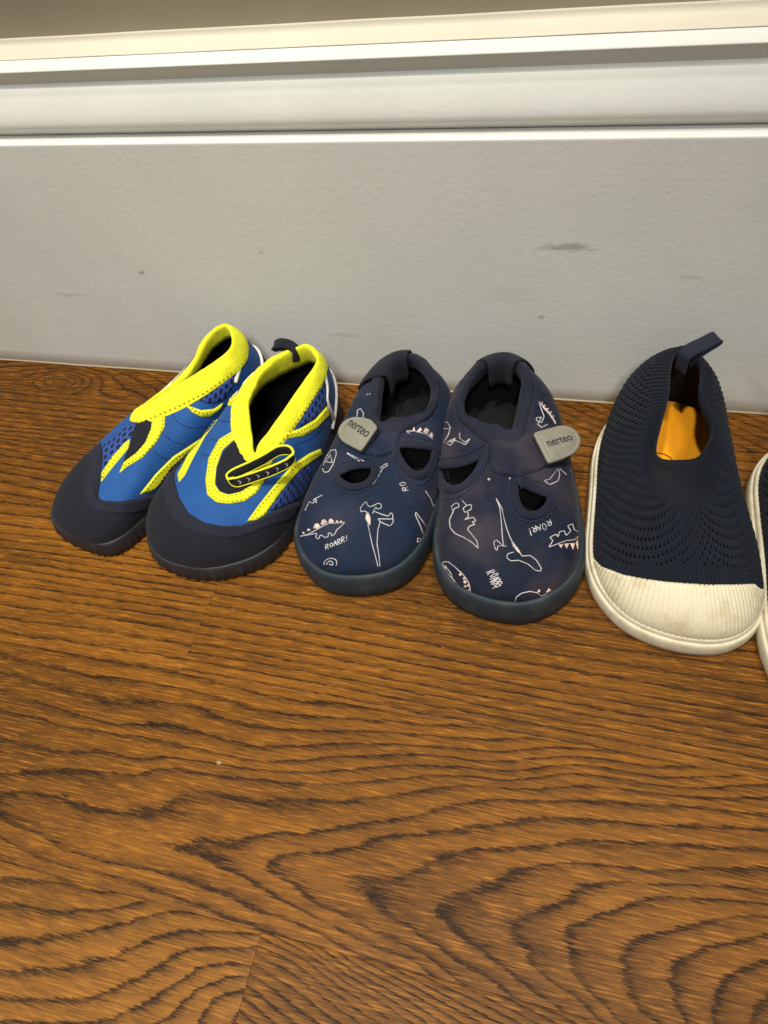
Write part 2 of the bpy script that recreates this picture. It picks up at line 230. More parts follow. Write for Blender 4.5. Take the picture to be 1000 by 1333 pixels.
[0.0704,0.3156],[0.0658,0.3283],[0.0627,0.3454],[0.0596,0.3616],[0.0563,0.3772],[0.0508,0.3908],[0.045,0.4034],[0.0391,0.4152],[0.0336,0.4164],[0.0281,0.4169],[0.0226,
0.4167],[0.015,0.4362],[0.0175,0.4587],[0.0246,0.4621],[0.0317,0.4643]],[[0.0118,0.4979],[0.006,0.5086],[0.0,0.5186],[-0.0061,0.5277],[-0.0116,0.517],[-0.0106,0.5027],
[-0.0096,0.4881],[-0.0045,0.4685],[-0.0036,0.4842],[-0.0026,0.4996],[0.004,0.4999],[0.0106,0.4993],[0.0173,0.4978]],[[0.1014,0.4183],[0.1072,0.4277],[0.1132,0.436],
[0.1094,0.4638],[0.1168,0.4593],[0.1245,0.4527],[0.125,0.43],[0.129,0.4389],[0.1332,0.4469],[0.1446,0.4188],[0.1433,0.3872],[0.1516,0.3759],[0.1606,0.3589],[0.1593,0.384],
[0.1581,0.4076],[0.1663,0.3849],[0.1751,0.3559],[0.1735,0.3388],[0.172,0.3206],[0.1828,0.2382]],[[0.1014,0.4183],[0.1075,0.4132],[0.1136,0.4067],[0.1199,0.3987],[0.1259,
0.3902],[0.1321,0.3795],[0.1387,0.3661],[0.1449,0.3453],[0.1517,0.32],[0.1591,0.2881],[0.176,0.2274]],[[-0.0489,0],[-0.0478,0],[-0.0467,0],[-0.0467,0.0744],[-0.0481,
0.1151],[-0.0498,0.1472],[-0.0516,0.1745],[-0.0552,0.1896],[-0.059,0.2029],[-0.0629,0.2145],[-0.067,0.2183],[-0.0712,0.2207],[-0.0757,0.2218],[-0.0803,0.2213],[-0.0879,
0.2126],[-0.0962,0.1981],[-0.1064,0.1339],[-0.1159,0.0209],[-0.1156,0.0164],[-0.1,0.0182],[-0.1075,0],[-0.1066,0.0],[-0.1078,0.0],[-0.1033,0.0],[-0.1,0],[-0.0934,0.01],
[-0.0911,0],[-0.0867,0]],[[-0.1026,0.0984],[-0.1001,0.0506],[-0.1005,0],[-0.0965,0],[-0.0953,0],[-0.0956,0],[-0.0803,0.0197],[-0.0827,0.0736],[-0.086,0.1064],[-0.091,
0.1089],[-0.0965,0.1068],[-0.1026,0.0984]],[[-0.0803,0.0197],[-0.0749,0.0122]],[[-0.0956,0.01],[-0.0891,0],[-0.0802,0],[-0.064,0]],[[0.0225,0],[0.0235,0.0616],[0.0251,
0.1133],[0.0303,0.1402],[0.0356,0.1619],[0.0404,0.1639],[0.0453,0.1646],[0.0501,0.164],[0.0548,0.1497],[0.0594,0.1331],[0.0642,0.1135],[0.0716,0],[0.0862,0],[0.0912,0],
[0.0965,0],[0.1072,0],[0.1176,0]],[[-0.1828,0.1464],[-0.1826,0.1509],[-0.1788,0.193]],[[0.1246,0.5425],[0.1238,0.5139],[0.1159,0.5201],[0.1155,0.532],[0.1242,0.5283]],
[[0.1215,0.5306],[0.1151,0.5492]],[[0.1111,0.5286],[0.109,0.5127],[0.1047,0.5148],[0.1029,0.5322],[0.1055,0.5478],[0.1094,0.5462],[0.1111,0.5286]],[[0.1007,0.5513],
[0.0985,0.5371],[0.0964,0.5226],[0.0941,0.538],[0.0918,0.553]],[[0.0992,0.5399],[0.0934,0.5411]],[[0.0898,0.5579],[0.0899,0.5444],[0.0901,0.5306],[0.0827,0.5312],[0.0819,
0.5421],[0.0899,0.5444]],[[0.0875,0.5446],[0.0809,0.5583]],[[0.0757,0.5458],[0.0758,0.5203]],[[0.0754,0.5564],[0.0755,0.5522]],[[-0.0237,0.317],[-0.0195,0.3302],[-0.0151,
0.3424],[-0.0107,0.3538],[-0.0091,0.3413],[-0.0143,0.3263],[-0.0173,0.3364]],[[-0.0168,0.3322],[-0.0218,0.3018]],[[-0.011,0.3203],[-0.0033,0.3352],[-0.0024,0.3275],
[-0.0094,0.3056],[-0.0168,0.2892],[-0.0176,0.2961],[-0.011,0.3203]],[[-0.0174,0.2719],[-0.0121,0.2855],[-0.0067,0.2977],[-0.0012,0.3085],[-0.0062,0.2921],[-0.011,0.2741],
[-0.0156,0.2542]],[[-0.0111,0.2885],[-0.01,0.2773]],[[-0.017,0.2461],[-0.013,0.2608],[-0.0089,0.2742],[-0.0046,0.2865],[-0.0003,0.2978],[0.0011,0.283],[-0.0057,0.2626],
[-0.0089,0.2742]],[[-0.0084,0.2691],[-0.0119,0.2489],[-0.0153,0.2269]],[[-0.0122,0.2315],[-0.0076,0.248],[-0.0028,0.263],[0.0021,0.2764],[0.0035,0.2606],[-0.0023,0.2423],
[-0.0052,0.2557]],[[-0.0047,0.2503],[-0.0106,0.2108]],[[-0.0089,0.2076],[-0.0041,0.2244],[0.0008,0.2394]],[[-0.0128,0.1907],[-0.0112,0.1977]],[[0.3568,0.7829],[0.3517,
0.7694],[0.3467,0.7562],[0.3417,0.7433],[0.3362,0.725],[0.3309,0.707],[0.3219,0.7215],[0.3126,0.7352],[0.309,0.7943],[0.3157,0.8067],[0.3205,0.7733],[0.3255,0.7384],
[0.318,0.7537],[0.3103,0.7683],[0.3022,0.7825],[0.3012,0.7333],[0.3099,0.6986],[0.3184,0.6613]],[[0.3568,0.7829],[0.3544,0.7561],[0.3522,0.729],[0.3503,0.7017],[0.3486,
0.674],[0.3463,0.6404],[0.3444,0.6059],[0.3429,0.57],[0.3394,0.5507],[0.336,0.5313]],[[-0.3558,0.4373],[-0.3309,0.4891],[-0.3137,0.6366],[-0.2997,0.688],[-0.2866,0.7195],
[-0.2835,0.6925],[-0.2806,0.665],[-0.2782,0.6373],[-0.2802,0.5791],[-0.2835,0.5131],[-0.2654,0.5869],[-0.2493,0.635],[-0.2477,0.6703],[-0.2462,0.7047],[-0.2448,0.7384],
[-0.2525,0.6962],[-0.2602,0.6488],[-0.2685,0.5938],[-0.2587,0.6449],[-0.2493,0.6875],[-0.2399,0.7247],[-0.2244,0.7538],[-0.2082,0.7813],[-0.191,0.8089],[-0.1862,0.8444],
[-0.1809,0.8784],[-0.1906,0.846],[-0.1996,0.8106],[-0.2144,0.7959],[-0.2287,0.7827],[-0.239,0.8128]],[[-0.332,0.41],[-0.3071,0.5629],[-0.2948,0.6525],[-0.2847,0.7165]],
[[0.191,0.852],[0.2076,0.8268],[0.2227,0.7972],[0.2089,0.7999],[0.1954,0.8009],[0.1805,0.8396],[0.1783,0.8237],[0.1764,0.8077]],[[0.1646,0.6982],[0.1756,0.6787],[0.1867,
0.655],[0.1994,0.6358],[0.2124,0.6126],[0.2255,0.5858],[0.2385,0.5555],[0.2341,0.5477],[0.2299,0.5397],[0.2195,0.5541],[0.2092,0.5667],[0.1974,0.5987],[0.1858,0.6261],
[0.1744,0.6487],[0.1696,0.6742],[0.1646,0.6982]],[[0.2437,0.532],[0.246,0.5016],[0.2487,0.4691],[0.2517,0.4336]]],"fills":[[[0.0294,0.5162],[0.0374,0.4965],[0.04,0.481],
[0.0424,0.4652],[0.0447,0.4489],[0.0389,0.4656],[0.0354,0.4803],[0.0318,0.4945]],[[0.1208,0.3906],[0.1228,0.3593],[0.1309,0.3673]],[[0.1328,0.3636],[0.1336,0.3199],
[0.1388,0.3237],[0.1444,0.3253]],[[0.1466,0.316],[0.1468,0.2853],[0.1472,0.2513],[0.1536,0.2545],[0.1607,0.253]],[[0.1639,0.242],[0.1623,0.2112],[0.1612,0.1743],[0.1672,
0.1633],[0.1704,0.1906],[0.1742,0.2122]],[[0.0791,0.0523],[0.0848,0.1084],[0.0916,0]],[[0.0985,0],[0.1024,0],[0.1154,0]],[[0.0628,0.1242],[0.0677,0.1563],[0.07,0.1069]],
[[-0.0643,0.2006],[-0.0648,0.1854],[-0.0668,0.1732],[-0.0688,0.1738],[-0.0693,0.187],[-0.0678,0.202],[-0.0656,0.2078]],[[-0.0563,0.1854],[-0.0569,0.1694],[-0.0589,0.1576],
[-0.0607,0.1597],[-0.0611,0.1741],[-0.0596,0.1891],[-0.0575,0.1939]],[[-0.0534,0.1531],[-0.0543,0.1279],[-0.0569,0.1087],[-0.0593,0.1129],[-0.0596,0.1367],[-0.0577,
0.1597],[-0.0549,0.1664]],[[-0.0533,0.0828],[-0.0543,0.0481],[-0.0569,0.0145],[-0.0587,0.0238],[-0.0585,0.0621],[-0.0567,0.0918],[-0.0544,0.0995]],[[-0.0484,0.122],
[-0.0492,0.0999],[-0.0511,0.084],[-0.0528,0.0891],[-0.0529,0.1103],[-0.0515,0.1296],[-0.0495,0.1344]],[[-0.0468,0.0346],[-0.0485,0],[-0.0513,0],[-0.0529,0],[-0.052,
0.0058],[-0.0499,0.0523],[-0.0476,0.0605]],[[0.3589,0.7487],[0.3623,0.7301],[0.3537,0.733],[0.3593,0.6843],[0.3504,0.6987],[0.3571,0.6314],[0.3472,0.6539],[0.3563,0.5744],
[0.346,0.6018],[0.3513,0.5412],[0.3425,0.5589],[0.3425,0.5174],[0.3343,0.5324],[0.3368,0.5591],[0.3395,0.5852],[0.3439,0.6364],[0.3463,0.68],[0.3492,0.7224]],[[-0.0337,
0.7908],[-0.0355,0.7854],[-0.0405,0.7822],[-0.045,0.7836],[-0.0457,0.7887],[-0.042,0.7937],[-0.0365,0.7946]],[[0.0644,0.7959],[0.0612,0.7917],[0.056,0.7917],[0.0525,
0.7958],[0.0536,0.801],[0.0585,0.8033],[0.0633,0.8011]],[[-0.0345,0.8867],[-0.0365,0.8827],[-0.0419,0.8806],[-0.0467,0.882],[-0.0474,0.8859],[-0.0434,0.8893],[-0.0376,
0.8896]],[[0.0998,0.9355],[0.0951,0.9315],[0.0887,0.9305],[0.085,0.9332],[0.087,0.9377],[0.0935,0.9406],[0.0993,0.9396]]],"holes":[[[-0.2695,0.2327],[-0.2471,0.3672],
[-0.2346,0.4347],[-0.224,0.4866],[-0.214,0.5313],[-0.2042,0.5723],[-0.1945,0.6103],[-0.1848,0.6451],[-0.1752,0.6766],[-0.166,0.7051],[-0.1569,0.7305],[-0.1477,0.7528],
[-0.1385,0.7723],[-0.1293,0.789],[-0.1199,0.8037],[-0.1103,0.8165],[-0.1004,0.8278],[-0.0901,0.8378],[-0.0932,0.8258],[-0.096,0.8135],[-0.0986,0.801],[-0.1011,0.7883],
[-0.1034,0.7754],[-0.1055,0.7623],[-0.1075,0.7491],[-0.1134,0.7323],[-0.119,0.7147],[-0.1244,0.6959],[-0.1297,0.676],[-0.1348,0.6548],[-0.1429,0.6327],[-0.1511,0.6071],
[-0.1597,0.5775],[-0.1686,0.5432],[-0.178,0.5031],[-0.189,0.4711],[-0.2008,0.4335],[-0.2132,0.3904],[-0.2264,0.3401],[-0.2337,0.3269],[-0.2411,0.3123],[-0.249,0.2948],
[-0.2579,0.2702]],[[0.0822,0.7533],[0.0877,0.7465],[0.093,0.7395],[0.0981,0.7322],[0.103,0.7245],[0.1078,0.7164],[0.1127,0.7068],[0.1174,0.6966],[0.1221,0.6859],[0.1267,
0.6744],[0.1312,0.6622],[0.1357,0.6492],[0.1402,0.6352],[0.133,0.6352],[0.1262,0.6337],[0.1197,0.631],[0.1135,0.6274],[0.1068,0.632],[0.1001,0.6357],[0.0935,0.6388],
[0.0868,0.6414],[0.0837,0.653],[0.0805,0.6644],[0.0771,0.6755],[0.0735,0.6865],[0.0748,0.6977],[0.0761,0.7089],[0.0775,0.72],[0.079,0.7311],[0.0806,0.7422]]],
"strap":[[[-0.0647,0.9987],[-0.0379,0.994],[-0.0068,0.9902],[0.0458,0.993],[0.0891,0.996],[0.1148,0.9934],[0.1357,0.9875],[0.154,0.978],[0.1843,0.9692],[0.2094,0.9506],
[0.2292,0.9243],[0.2446,0.893],[0.2571,0.8584],[0.2601,0.8261],[0.2632,0.7931],[0.2663,0.7592],[0.2695,0.7243],[0.2728,0.6881],[0.2762,0.6503],[0.2799,0.6106],[0.2739,
0.6053],[0.2679,0.6004],[0.2619,0.5957],[0.2559,0.5912],[0.2498,0.5867],[0.2366,0.6259],[0.2228,0.6613],[0.2085,0.6928],[0.194,0.72],[0.1793,0.7421],[0.1647,0.7586],
[0.1519,0.7736],[0.1395,0.7841],[0.1276,0.7908],[0.1162,0.7949],[0.105,0.7972],[0.0938,0.7984],[0.0824,0.7987],[0.0704,0.7986],[0.0578,0.8048],[0.0434,0.8104],[0.0273,
0.8151],[0.01,0.8184],[-0.0073,0.82],[-0.024,0.82],[-0.0303,0.832],[-0.0371,0.8439],[-0.0443,0.8556],[-0.052,0.8671],[-0.0602,0.8786],[-0.069,0.8899],[-0.0689,0.9037],
[-0.0687,0.9174],[-0.0685,0.9311],[-0.068,0.9448],[-0.0675,0.9584],[-0.0668,0.9719],[-0.0659,0.9854]]],"tbar":[[[-0.0639,0.9955],[-0.0675,0.9811],[-0.0706,0.9664],
[-0.0732,0.9514],[-0.0754,0.9362],[-0.0773,0.9209],[-0.0783,0.907],[-0.0792,0.8929],[-0.0799,0.8789],[-0.0805,0.8647],[-0.0809,0.8505],[-0.0813,0.8362],[-0.0833,0.8208],
[-0.085,0.8052],[-0.0865,0.7894],[-0.0879,0.7735]],[[0.156,0.973],[0.1443,0.9576],[0.135,0.9425],[0.1275,0.9276],[0.1214,0.9128],[0.1162,0.8982],[0.1117,0.8837],[0.1073,
0.869],[0.1035,0.8544],[0.1,0.8399],[0.097,0.8254],[0.0942,0.811],[0.0916,0.7966],[0.0893,0.7823],[0.0868,0.7655],[0.0845,0.7487],[0.0824,0.7319]]],"tab":[[1.52,1.296,
4.5],[2.202,1.835,4.197],[2.901,2.388,3.886],[3.366,2.489,3.669],[3.669,2.368,3.52],[3.848,2.093,3.423],[3.867,1.704,3.398],[3.686,1.14,3.462],[3.441,0.75,3.562],[2.822,
0.165,3.833],[2.222,-0.311,4.1]],"tabtext":[[2.21,0.671,4.146],[3.443,1.624,3.597],[2.111,1.158,4.213]]},"W2":{"toe":[[[-0.1933,0.5391],[-0.1911,0.5255],[-0.1889,0.5164],
[-0.174,0.4873],[-0.153,0.5692],[-0.1425,0.5895],[-0.1341,0.5979],[-0.1247,0.6096],[-0.1164,0.6155],[-0.1086,0.6177],[-0.1012,0.6172],[-0.0942,0.6147],[-0.0874,0.6104],
[-0.0791,0.6099],[-0.071,0.6072],[-0.0631,0.6026],[-0.0552,0.5961],[-0.0476,0.5877],[-0.0397,0.5878],[-0.0317,0.5861],[-0.0237,0.5825],[-0.0157,0.577],[-0.0076,0.5696],
[-0.0009,0.5687],[0.0059,0.5664],[0.013,0.5625],[0.0201,0.5571],[0.0273,0.5501],[0.0345,0.5415],[0.0412,0.5373],[0.0478,0.5318],[0.0545,0.5251],[0.0612,0.5172],[0.0679,
0.5082],[0.0744,0.4983],[0.0805,0.4962],[0.0867,0.4932],[0.0929,0.489],[0.0992,0.4838],[0.1055,0.4805],[0.1119,0.4759],[0.1184,0.4697],[0.1251,0.4619],[0.132,0.452],
[0.1392,0.4398],[0.1466,0.4227],[0.1544,0.4022],[0.1625,0.3779],[0.1711,0.3495],[0.1801,0.3162],[0.1898,0.2775],[0.1999,0.2302],[0.2107,0.1766],[0.2219,0.1172]]],
"yellow":[[[-0.1698,0.9927],[-0.1689,0.9734],[-0.1681,0.954],[-0.1674,0.9346],[-0.1668,0.915],[-0.1663,0.8951],[-0.16,0.8859],[-0.1537,0.8766],[-0.1476,0.867],[-0.1415,
0.8571],[-0.1357,0.8465],[-0.13,0.8352],[-0.1224,0.8304],[-0.115,0.8244],[-0.1078,0.8173],[-0.1009,0.8092],[-0.0941,0.8003],[-0.0876,0.7907],[-0.0812,0.7803],[-0.0738,
0.7719],[-0.0665,0.7627],[-0.0593,0.7525],[-0.0522,0.7414],[-0.0454,0.7293],[-0.034,0.7254],[-0.0224,0.7188],[-0.0106,0.7092],[-0.0023,0.7099],[0.0064,0.7088],[0.0154,
0.7057],[0.0247,0.7005],[0.033,0.6997],[0.0414,0.6971],[0.0501,0.6927],[0.0587,0.6867],[0.0673,0.6792],[0.0747,0.6826],[0.0822,0.6846],[0.09,0.6852],[0.0979,0.6843],
[0.1022,0.6963],[0.1068,0.7076],[0.1116,0.718],[0.1166,0.7276],[0.12,0.7391],[0.1236,0.7501],[0.1274,0.7607],[0.1313,0.7707],[0.1355,0.7802],[0.1398,0.7892],[0.1442,
0.7977],[0.1497,0.805],[0.1554,0.8117],[0.1612,0.8178],[0.1673,0.8233],[0.1735,0.8284],[0.162,0.8623],[0.1494,0.8954],[0.1357,0.9273],[0.1295,0.9186],[0.1236,0.9091],
[0.1181,0.8991],[0.1127,0.8885],[0.1077,0.8773],[0.1019,0.8675],[0.0963,0.8569],[0.0911,0.8456],[0.0863,0.8335],[0.0818,0.8207],[0.0777,0.8071],[0.0749,0.7916],[0.0724,
0.7756],[0.0631,0.7742],[0.0543,0.7709],[0.0458,0.7659],[0.0358,0.7685],[0.0261,0.769],[0.0169,0.7673],[0.0084,0.7637],[-0.0031,0.7692],[-0.014,0.772],[-0.0244,0.7725],
[-0.0386,0.7858],[-0.0528,0.7956],[-0.0602,0.8092],[-0.068,0.8219],[-0.0759,0.8337],[-0.084,0.8447],[-0.0924,0.8548],[-0.0993,0.8676],[-0.1065,0.8798],[-0.114,0.8912],
[-0.1217,0.902],[-0.1296,0.912],[-0.1319,0.9251],[-0.1344,0.9382],[-0.137,0.9513],[-0.1396,0.9643],[-0.1423,0.9775],[-0.1451,0.9907],[-0.1576,0.9923]],[[0.0859,0.5124],
[0.0894,0.5265],[0.0931,0.5398],[0.097,0.5524],[0.101,0.5641],[0.1051,0.5749],[0.1095,0.5849],[0.1141,0.5921],[0.1189,0.5984],[0.1238,0.6037],[0.1289,0.6081],[0.1343,
0.6113],[0.1398,0.6135],[0.1455,0.6143],[0.1515,0.6139],[0.1577,0.6123],[0.1644,0.607],[0.1713,0.6004],[0.1784,0.5928],[0.1857,0.5841],[0.1931,0.5746],[0.2006,0.5646],
[0.2082,0.5544],[0.2168,0.5349],[0.2254,0.5154],[0.2341,0.4956],[0.2428,0.4755],[0.2515,0.4547],[0.2602,0.433],[0.2722,0.3921],[0.2845,0.3466],[0.2974,0.2935],[0.3052,
0.182],[0.2915,0.2373],[0.2792,0.2806],[0.2675,0.3174],[0.259,0.3411],[0.2505,0.3633],[0.2422,0.3845],[0.2338,0.4051],[0.2256,0.4251],[0.2179,0.4349],[0.2104,0.4449],
[0.2028,0.4552],[0.1954,0.4652],[0.1881,0.4747],[0.181,0.4832],[0.1741,0.4905],[0.1677,0.4935],[0.1616,0.4952],[0.1557,0.4955],[0.1501,0.4945],[0.1446,0.492],[0.1394,
0.4881],[0.1347,0.4827],[0.1303,0.4761],[0.1259,0.4685],[0.1218,0.4598],[0.1136,0.465],[0.1057,0.4678],[0.0992,0.4838],[0.0926,0.4986]],[[0.1886,0.8779],[0.2004,0.8495],
[0.2119,0.8213],[0.2231,0.7935],[0.234,0.766],[0.2447,0.7382],[0.2558,0.7159],[0.2667,0.6928],[0.2774,0.6686],[0.288,0.6428],[0.2985,0.615],[0.3076,0.6029],[0.3168,
0.5893],[0.3263,0.5739],[0.3362,0.5564],[0.3467,0.5359],[0.3477,0.4908],[0.3493,0.4433],[0.3515,0.3924],[0.3409,0.4219],[0.3311,0.4469],[0.322,0.4686],[0.3133,0.4878],
[0.3049,0.505],[0.2966,0.5205],[0.2872,0.5487],[0.2778,0.5748],[0.2684,0.5993],[0.259,0.6226],[0.2495,0.6449],[0.2395,0.6778],[0.2293,0.71],[0.219,0.7419],[0.2085,0.7737],
[0.1977,0.8057],[0.1865,0.8376]],[[-0.1402,0.6181],[-0.1282,0.6338],[-0.1178,0.6401],[-0.12,0.6561],[-0.1224,0.6716],[-0.125,0.6866],[-0.1298,0.6956],[-0.1349,0.7034],
[-0.1403,0.7098],[-0.1461,0.7145],[-0.1523,0.7173],[-0.159,0.7178],[-0.1661,0.7158],[-0.1729,0.7144],[-0.1802,0.7104],[-0.1881,0.7033],[-0.1966,0.6921],[-0.2061,0.6757],
[-0.2168,0.6524],[-0.2364,0.6145],[-0.2454,0.6482],[-0.25,0.6573],[-0.2544,0.6664],[-0.2589,0.68],[-0.2556,0.6709],[-0.25,0.6573],[-0.2456,0.6436],[-0.2389,0.6236],
[-0.2475,0.6145],[-0.2478,0.61],[-0.2422,0.6055],[-0.2378,0.5964],[-0.2333,0.5873],[-0.21,0.5736],[-0.1984,0.56],[-0.182,0.5934],[-0.1717,0.6162],[-0.1637,0.6256],
[-0.1569,0.6289],[-0.1508,0.6281],[-0.1452,0.6243]],[[-0.2944,0.78],[-0.2989,0.8027],[-0.3044,0.8164],[-0.31,0.8345],[-0.3086,0.823],[-0.2782,0.9423],[-0.2646,1],[-0.2527,
1],[-0.2415,0.9954],[-0.2553,0.9283],[-0.2789,0.7935]]],"tongue":[[[-0.1429,0.9975],[-0.1398,0.9834],[-0.1368,0.9695],[-0.1339,0.9555],[-0.1311,0.9416],[-0.1284,0.9277],
[-0.1259,0.9137],[-0.1185,0.9036],[-0.1114,0.8929],[-0.1044,0.8815],[-0.0977,0.8696],[-0.0913,0.8571],[-0.0829,0.8469],[-0.0747,0.8358],[-0.0667,0.8239],[-0.059,0.8111],
[-0.0515,0.7974],[-0.0372,0.7873],[-0.0228,0.7736],[-0.0081,0.7721],[0.0078,0.7656],[0.0165,0.7689],[0.0258,0.7701],[0.0356,0.7691],[0.0458,0.7659],[0.0543,0.7709],
[0.0631,0.7742],[0.0724,0.7756],[0.0759,0.7891],[0.0797,0.802],[0.0837,0.8142],[0.0881,0.8259],[0.0928,0.8368],[0.0979,0.8471],[0.1032,0.8566],[0.1088,0.8655],[0.0898,
0.9056],[0.0607,0.9488],[-0.0102,0.9909],[-0.0406,0.9996],[-0.062,1],[-0.0795,1],[-0.0947,1],[-0.1083,1],[-0.1207,1],[-0.1321,1]]],"mesh":[[[0.2318,0.8139],[0.2387,
0.8182],[0.2459,0.8227],[0.2531,0.8272],[0.2604,0.8318],[0.2679,0.8364],[0.2753,0.8409],[0.2828,0.8453],[0.2902,0.8495],[0.2976,0.8535],[0.305,0.8572],[0.3125,0.8607],
[0.32,0.8638],[0.3277,0.8665],[0.3356,0.8686],[0.3438,0.8699],[0.3523,0.8703],[0.3615,0.8692],[0.3815,0.7883],[0.3763,0.7602],[0.3717,0.7313],[0.3677,0.702],[0.3641,
0.6722],[0.361,0.642],[0.3582,0.6115],[0.3557,0.5806],[0.3536,0.549],[0.3518,0.5169],[0.3418,0.5388],[0.3325,0.5577],[0.3236,0.5744],[0.3151,0.5894],[0.3067,0.6028],
[0.2985,0.615],[0.2882,0.6442],[0.2777,0.6714],[0.2671,0.697],[0.2563,0.7214],[0.2454,0.745]],[[0.132,0.4643],[0.136,0.4713],[0.1402,0.4773],[0.1445,0.4822],[0.149,
0.4861],[0.1537,0.4889],[0.1586,0.4908],[0.1636,0.4916],[0.1687,0.4915],[0.1741,0.4905],[0.181,0.4832],[0.1881,0.4747],[0.1954,0.4652],[0.2028,0.4552],[0.2104,0.4449],
[0.2179,0.4349],[0.2256,0.4251],[0.2353,0.3971],[0.245,0.368],[0.2549,0.3374],[0.2649,0.3047],[0.2635,0.2769],[0.2623,0.2479],[0.2613,0.2175],[0.2604,0.1854],[0.2597,
0.1511],[0.2546,0.1402],[0.2496,0.1287],[0.2447,0.1165],[0.2399,0.1036],[0.2351,0.09],[0.2233,0.1405],[0.2118,0.1875],[0.2005,0.2318],[0.1897,0.2716],[0.1801,0.3132],
[0.1711,0.3488],[0.1625,0.3795],[0.1544,0.4059],[0.1467,0.4286],[0.1392,0.4479]],[[-0.2891,0.9041],[-0.3098,0.8509],[-0.3233,0.8691],[-0.3289,0.8982],[-0.3333,0.9164],
[-0.3389,0.93],[-0.3327,0.9527],[-0.3418,0.9709],[-0.3556,0.98],[-0.35,0.9509],[-0.3421,0.9373],[-0.3211,0.9516],[-0.306,1],[-0.2939,1],[-0.2823,1],[-0.2713,1],[-0.2608,
1]]],"white":[[[0.384,0.832],[0.379,0.7946],[0.3749,0.7562],[0.3715,0.7172],[0.3688,0.6776],[0.3634,0.6592],[0.3585,0.6402],[0.3539,0.621],[0.3496,0.6014],[0.3508,0.5546],
[0.3524,0.5056],[0.3547,0.4538],[0.3578,0.3977],[0.3621,0.3353],[0.3675,0.2688],[0.3755,0.1886],[0.3875,0.0878]],[[-0.3291,0.8691],[-0.33,0.9073],[-0.3399,0.91],[-0.34,
0.9527],[-0.3387,0.9709],[-0.3589,0.98],[-0.3529,0.98]]],"seam":[[[-0.1542,0.7792],[-0.1425,0.8164],[-0.1318,0.8445],[-0.1252,0.8729],[-0.1186,0.8988]],[[-0.1844,0.8097],
[-0.1721,0.8601],[-0.1617,0.8967],[-0.1474,0.9337]],[[0.2153,0.6868],[0.2283,0.6526],[0.2412,0.6178],[0.254,0.5818],[0.2667,0.5439],[0.2786,0.5194],[0.2906,0.4924],
[0.3028,0.4618],[0.3154,0.4264],[0.3291,0.3843]],[[-0.2309,0.8149],[-0.2167,0.8875],[-0.2058,0.938],[-0.1968,0.9763]]],"collar":[[[0.0209,0.9665],[-0.0323,0.9908],
[-0.0625,0.9982],[-0.086,1],[-0.1058,1],[-0.1233,1],[-0.1374,1],[-0.1506,1],[-0.1632,0.9992],[-0.1757,0.9948],[-0.1883,0.9876],[-0.2015,0.976],[-0.2138,0.9799],[-0.2269,
0.982],[-0.2409,0.9805],[-0.2561,0.9722],[-0.273,0.9515],[-0.2852,0.952],[-0.2989,0.94],[-0.3185,0.8918],[-0.3389,0.93],[-0.3454,0.9373],[-0.3522,0.9555],[-0.3493,1.0]],
[[0.0209,0.9665],[0.0557,0.9579],[0.0807,0.9461],[0.0996,0.9352],[0.1162,0.9231],[0.1316,0.9089],[0.1463,0.8919],[0.1605,0.8722],[0.1743,0.8506],[0.1835,0.8509],[0.1929,
0.8509],[0.2025,0.8508],[0.2123,0.8509],[0.2224,0.8516],[0.2327,0.8526],[0.2432,0.854],[0.2541,0.8539],[0.2651,0.8537],[0.276,0.8533],[0.2868,0.8524],[0.2975,0.8509],
[0.308,0.8487],[0.3185,0.8455],[0.3292,0.8412],[0.3389,0.8467],[0.3492,0.851],[0.3603,0.8537],[0.3725,0.8534],[0.3866,0.8475]]],"heeltab":[[-0.068,5.718,5.5],[-0.504,
5.722,5.75],[-0.936,5.518,5.9],[-1.217,5.281,5.8]],"loop":[[1.042,-2.625,4.0],[1.9,-2.108,4.25],[2.655,-1.502,4.4],[3.188,-0.76,4.4],[3.282,-0.341,4.5],[2.915,-0.193,4.7],
[2.503,-0.513,4.8],[2.13,-1.239,4.75],[1.616,-1.792,4.6],[0.977,-2.328,4.4],[0.712,-2.593,4.2]]},"W1":{"toe":[[[-0.1091,0.7445],[-0.083,0.7695],[-0.0633,0.7754],[-0.0477,
0.7729],[-0.0347,0.7657],[-0.0271,0.7535],[-0.0206,0.7401],[-0.0149,0.726],[-0.01,0.7112],[-0.0057,0.6959],[-0.0018,0.6802],[0.0017,0.664],[0.0049,0.6475],[0.0071,0.6303],
[0.009,0.6128],[0.0108,0.5948],[0.0124,0.5765],[0.0138,0.5578],[0.015,0.5386],[0.0242,0.5307],[0.0338,0.5207],[0.0438,0.5174],[0.0545,0.5112],[0.0658,0.5016],[0.078,
0.488],[0.089,0.4773],[0.1002,0.4632],[0.1113,0.4461],[0.1221,0.4265],[0.1322,0.4051],[0.1415,0.3825],[0.1502,0.3588],[0.1583,0.34],[0.166,0.3204],[0.1735,0.2999],[0.1808,
0.2786],[0.188,0.2565],[0.1952,0.2336],[0.2023,0.21],[0.2094,0.1917],[0.2166,0.1735],[0.2238,0.1553]]],"mesh":[[[-0.089,0.7814],[-0.0835,0.8015],[-0.0775,0.8208],[-0.0708,
0.8395],[-0.0632,0.8577],[-0.0542,0.8753],[-0.0436,0.8922],[-0.0311,0.9077],[-0.0175,0.9212],[-0.0037,0.9322],[0.0093,0.9408],[0.0216,0.9475],[0.0335,0.9528],[0.0411,
0.9353],[0.0475,0.9181],[0.0531,0.901],[0.0501,0.8874],[0.0472,0.8735],[0.0444,0.8594],[0.0417,0.845],[0.0377,0.8338],[0.0338,0.8223],[0.03,0.8104],[0.0264,0.7982],
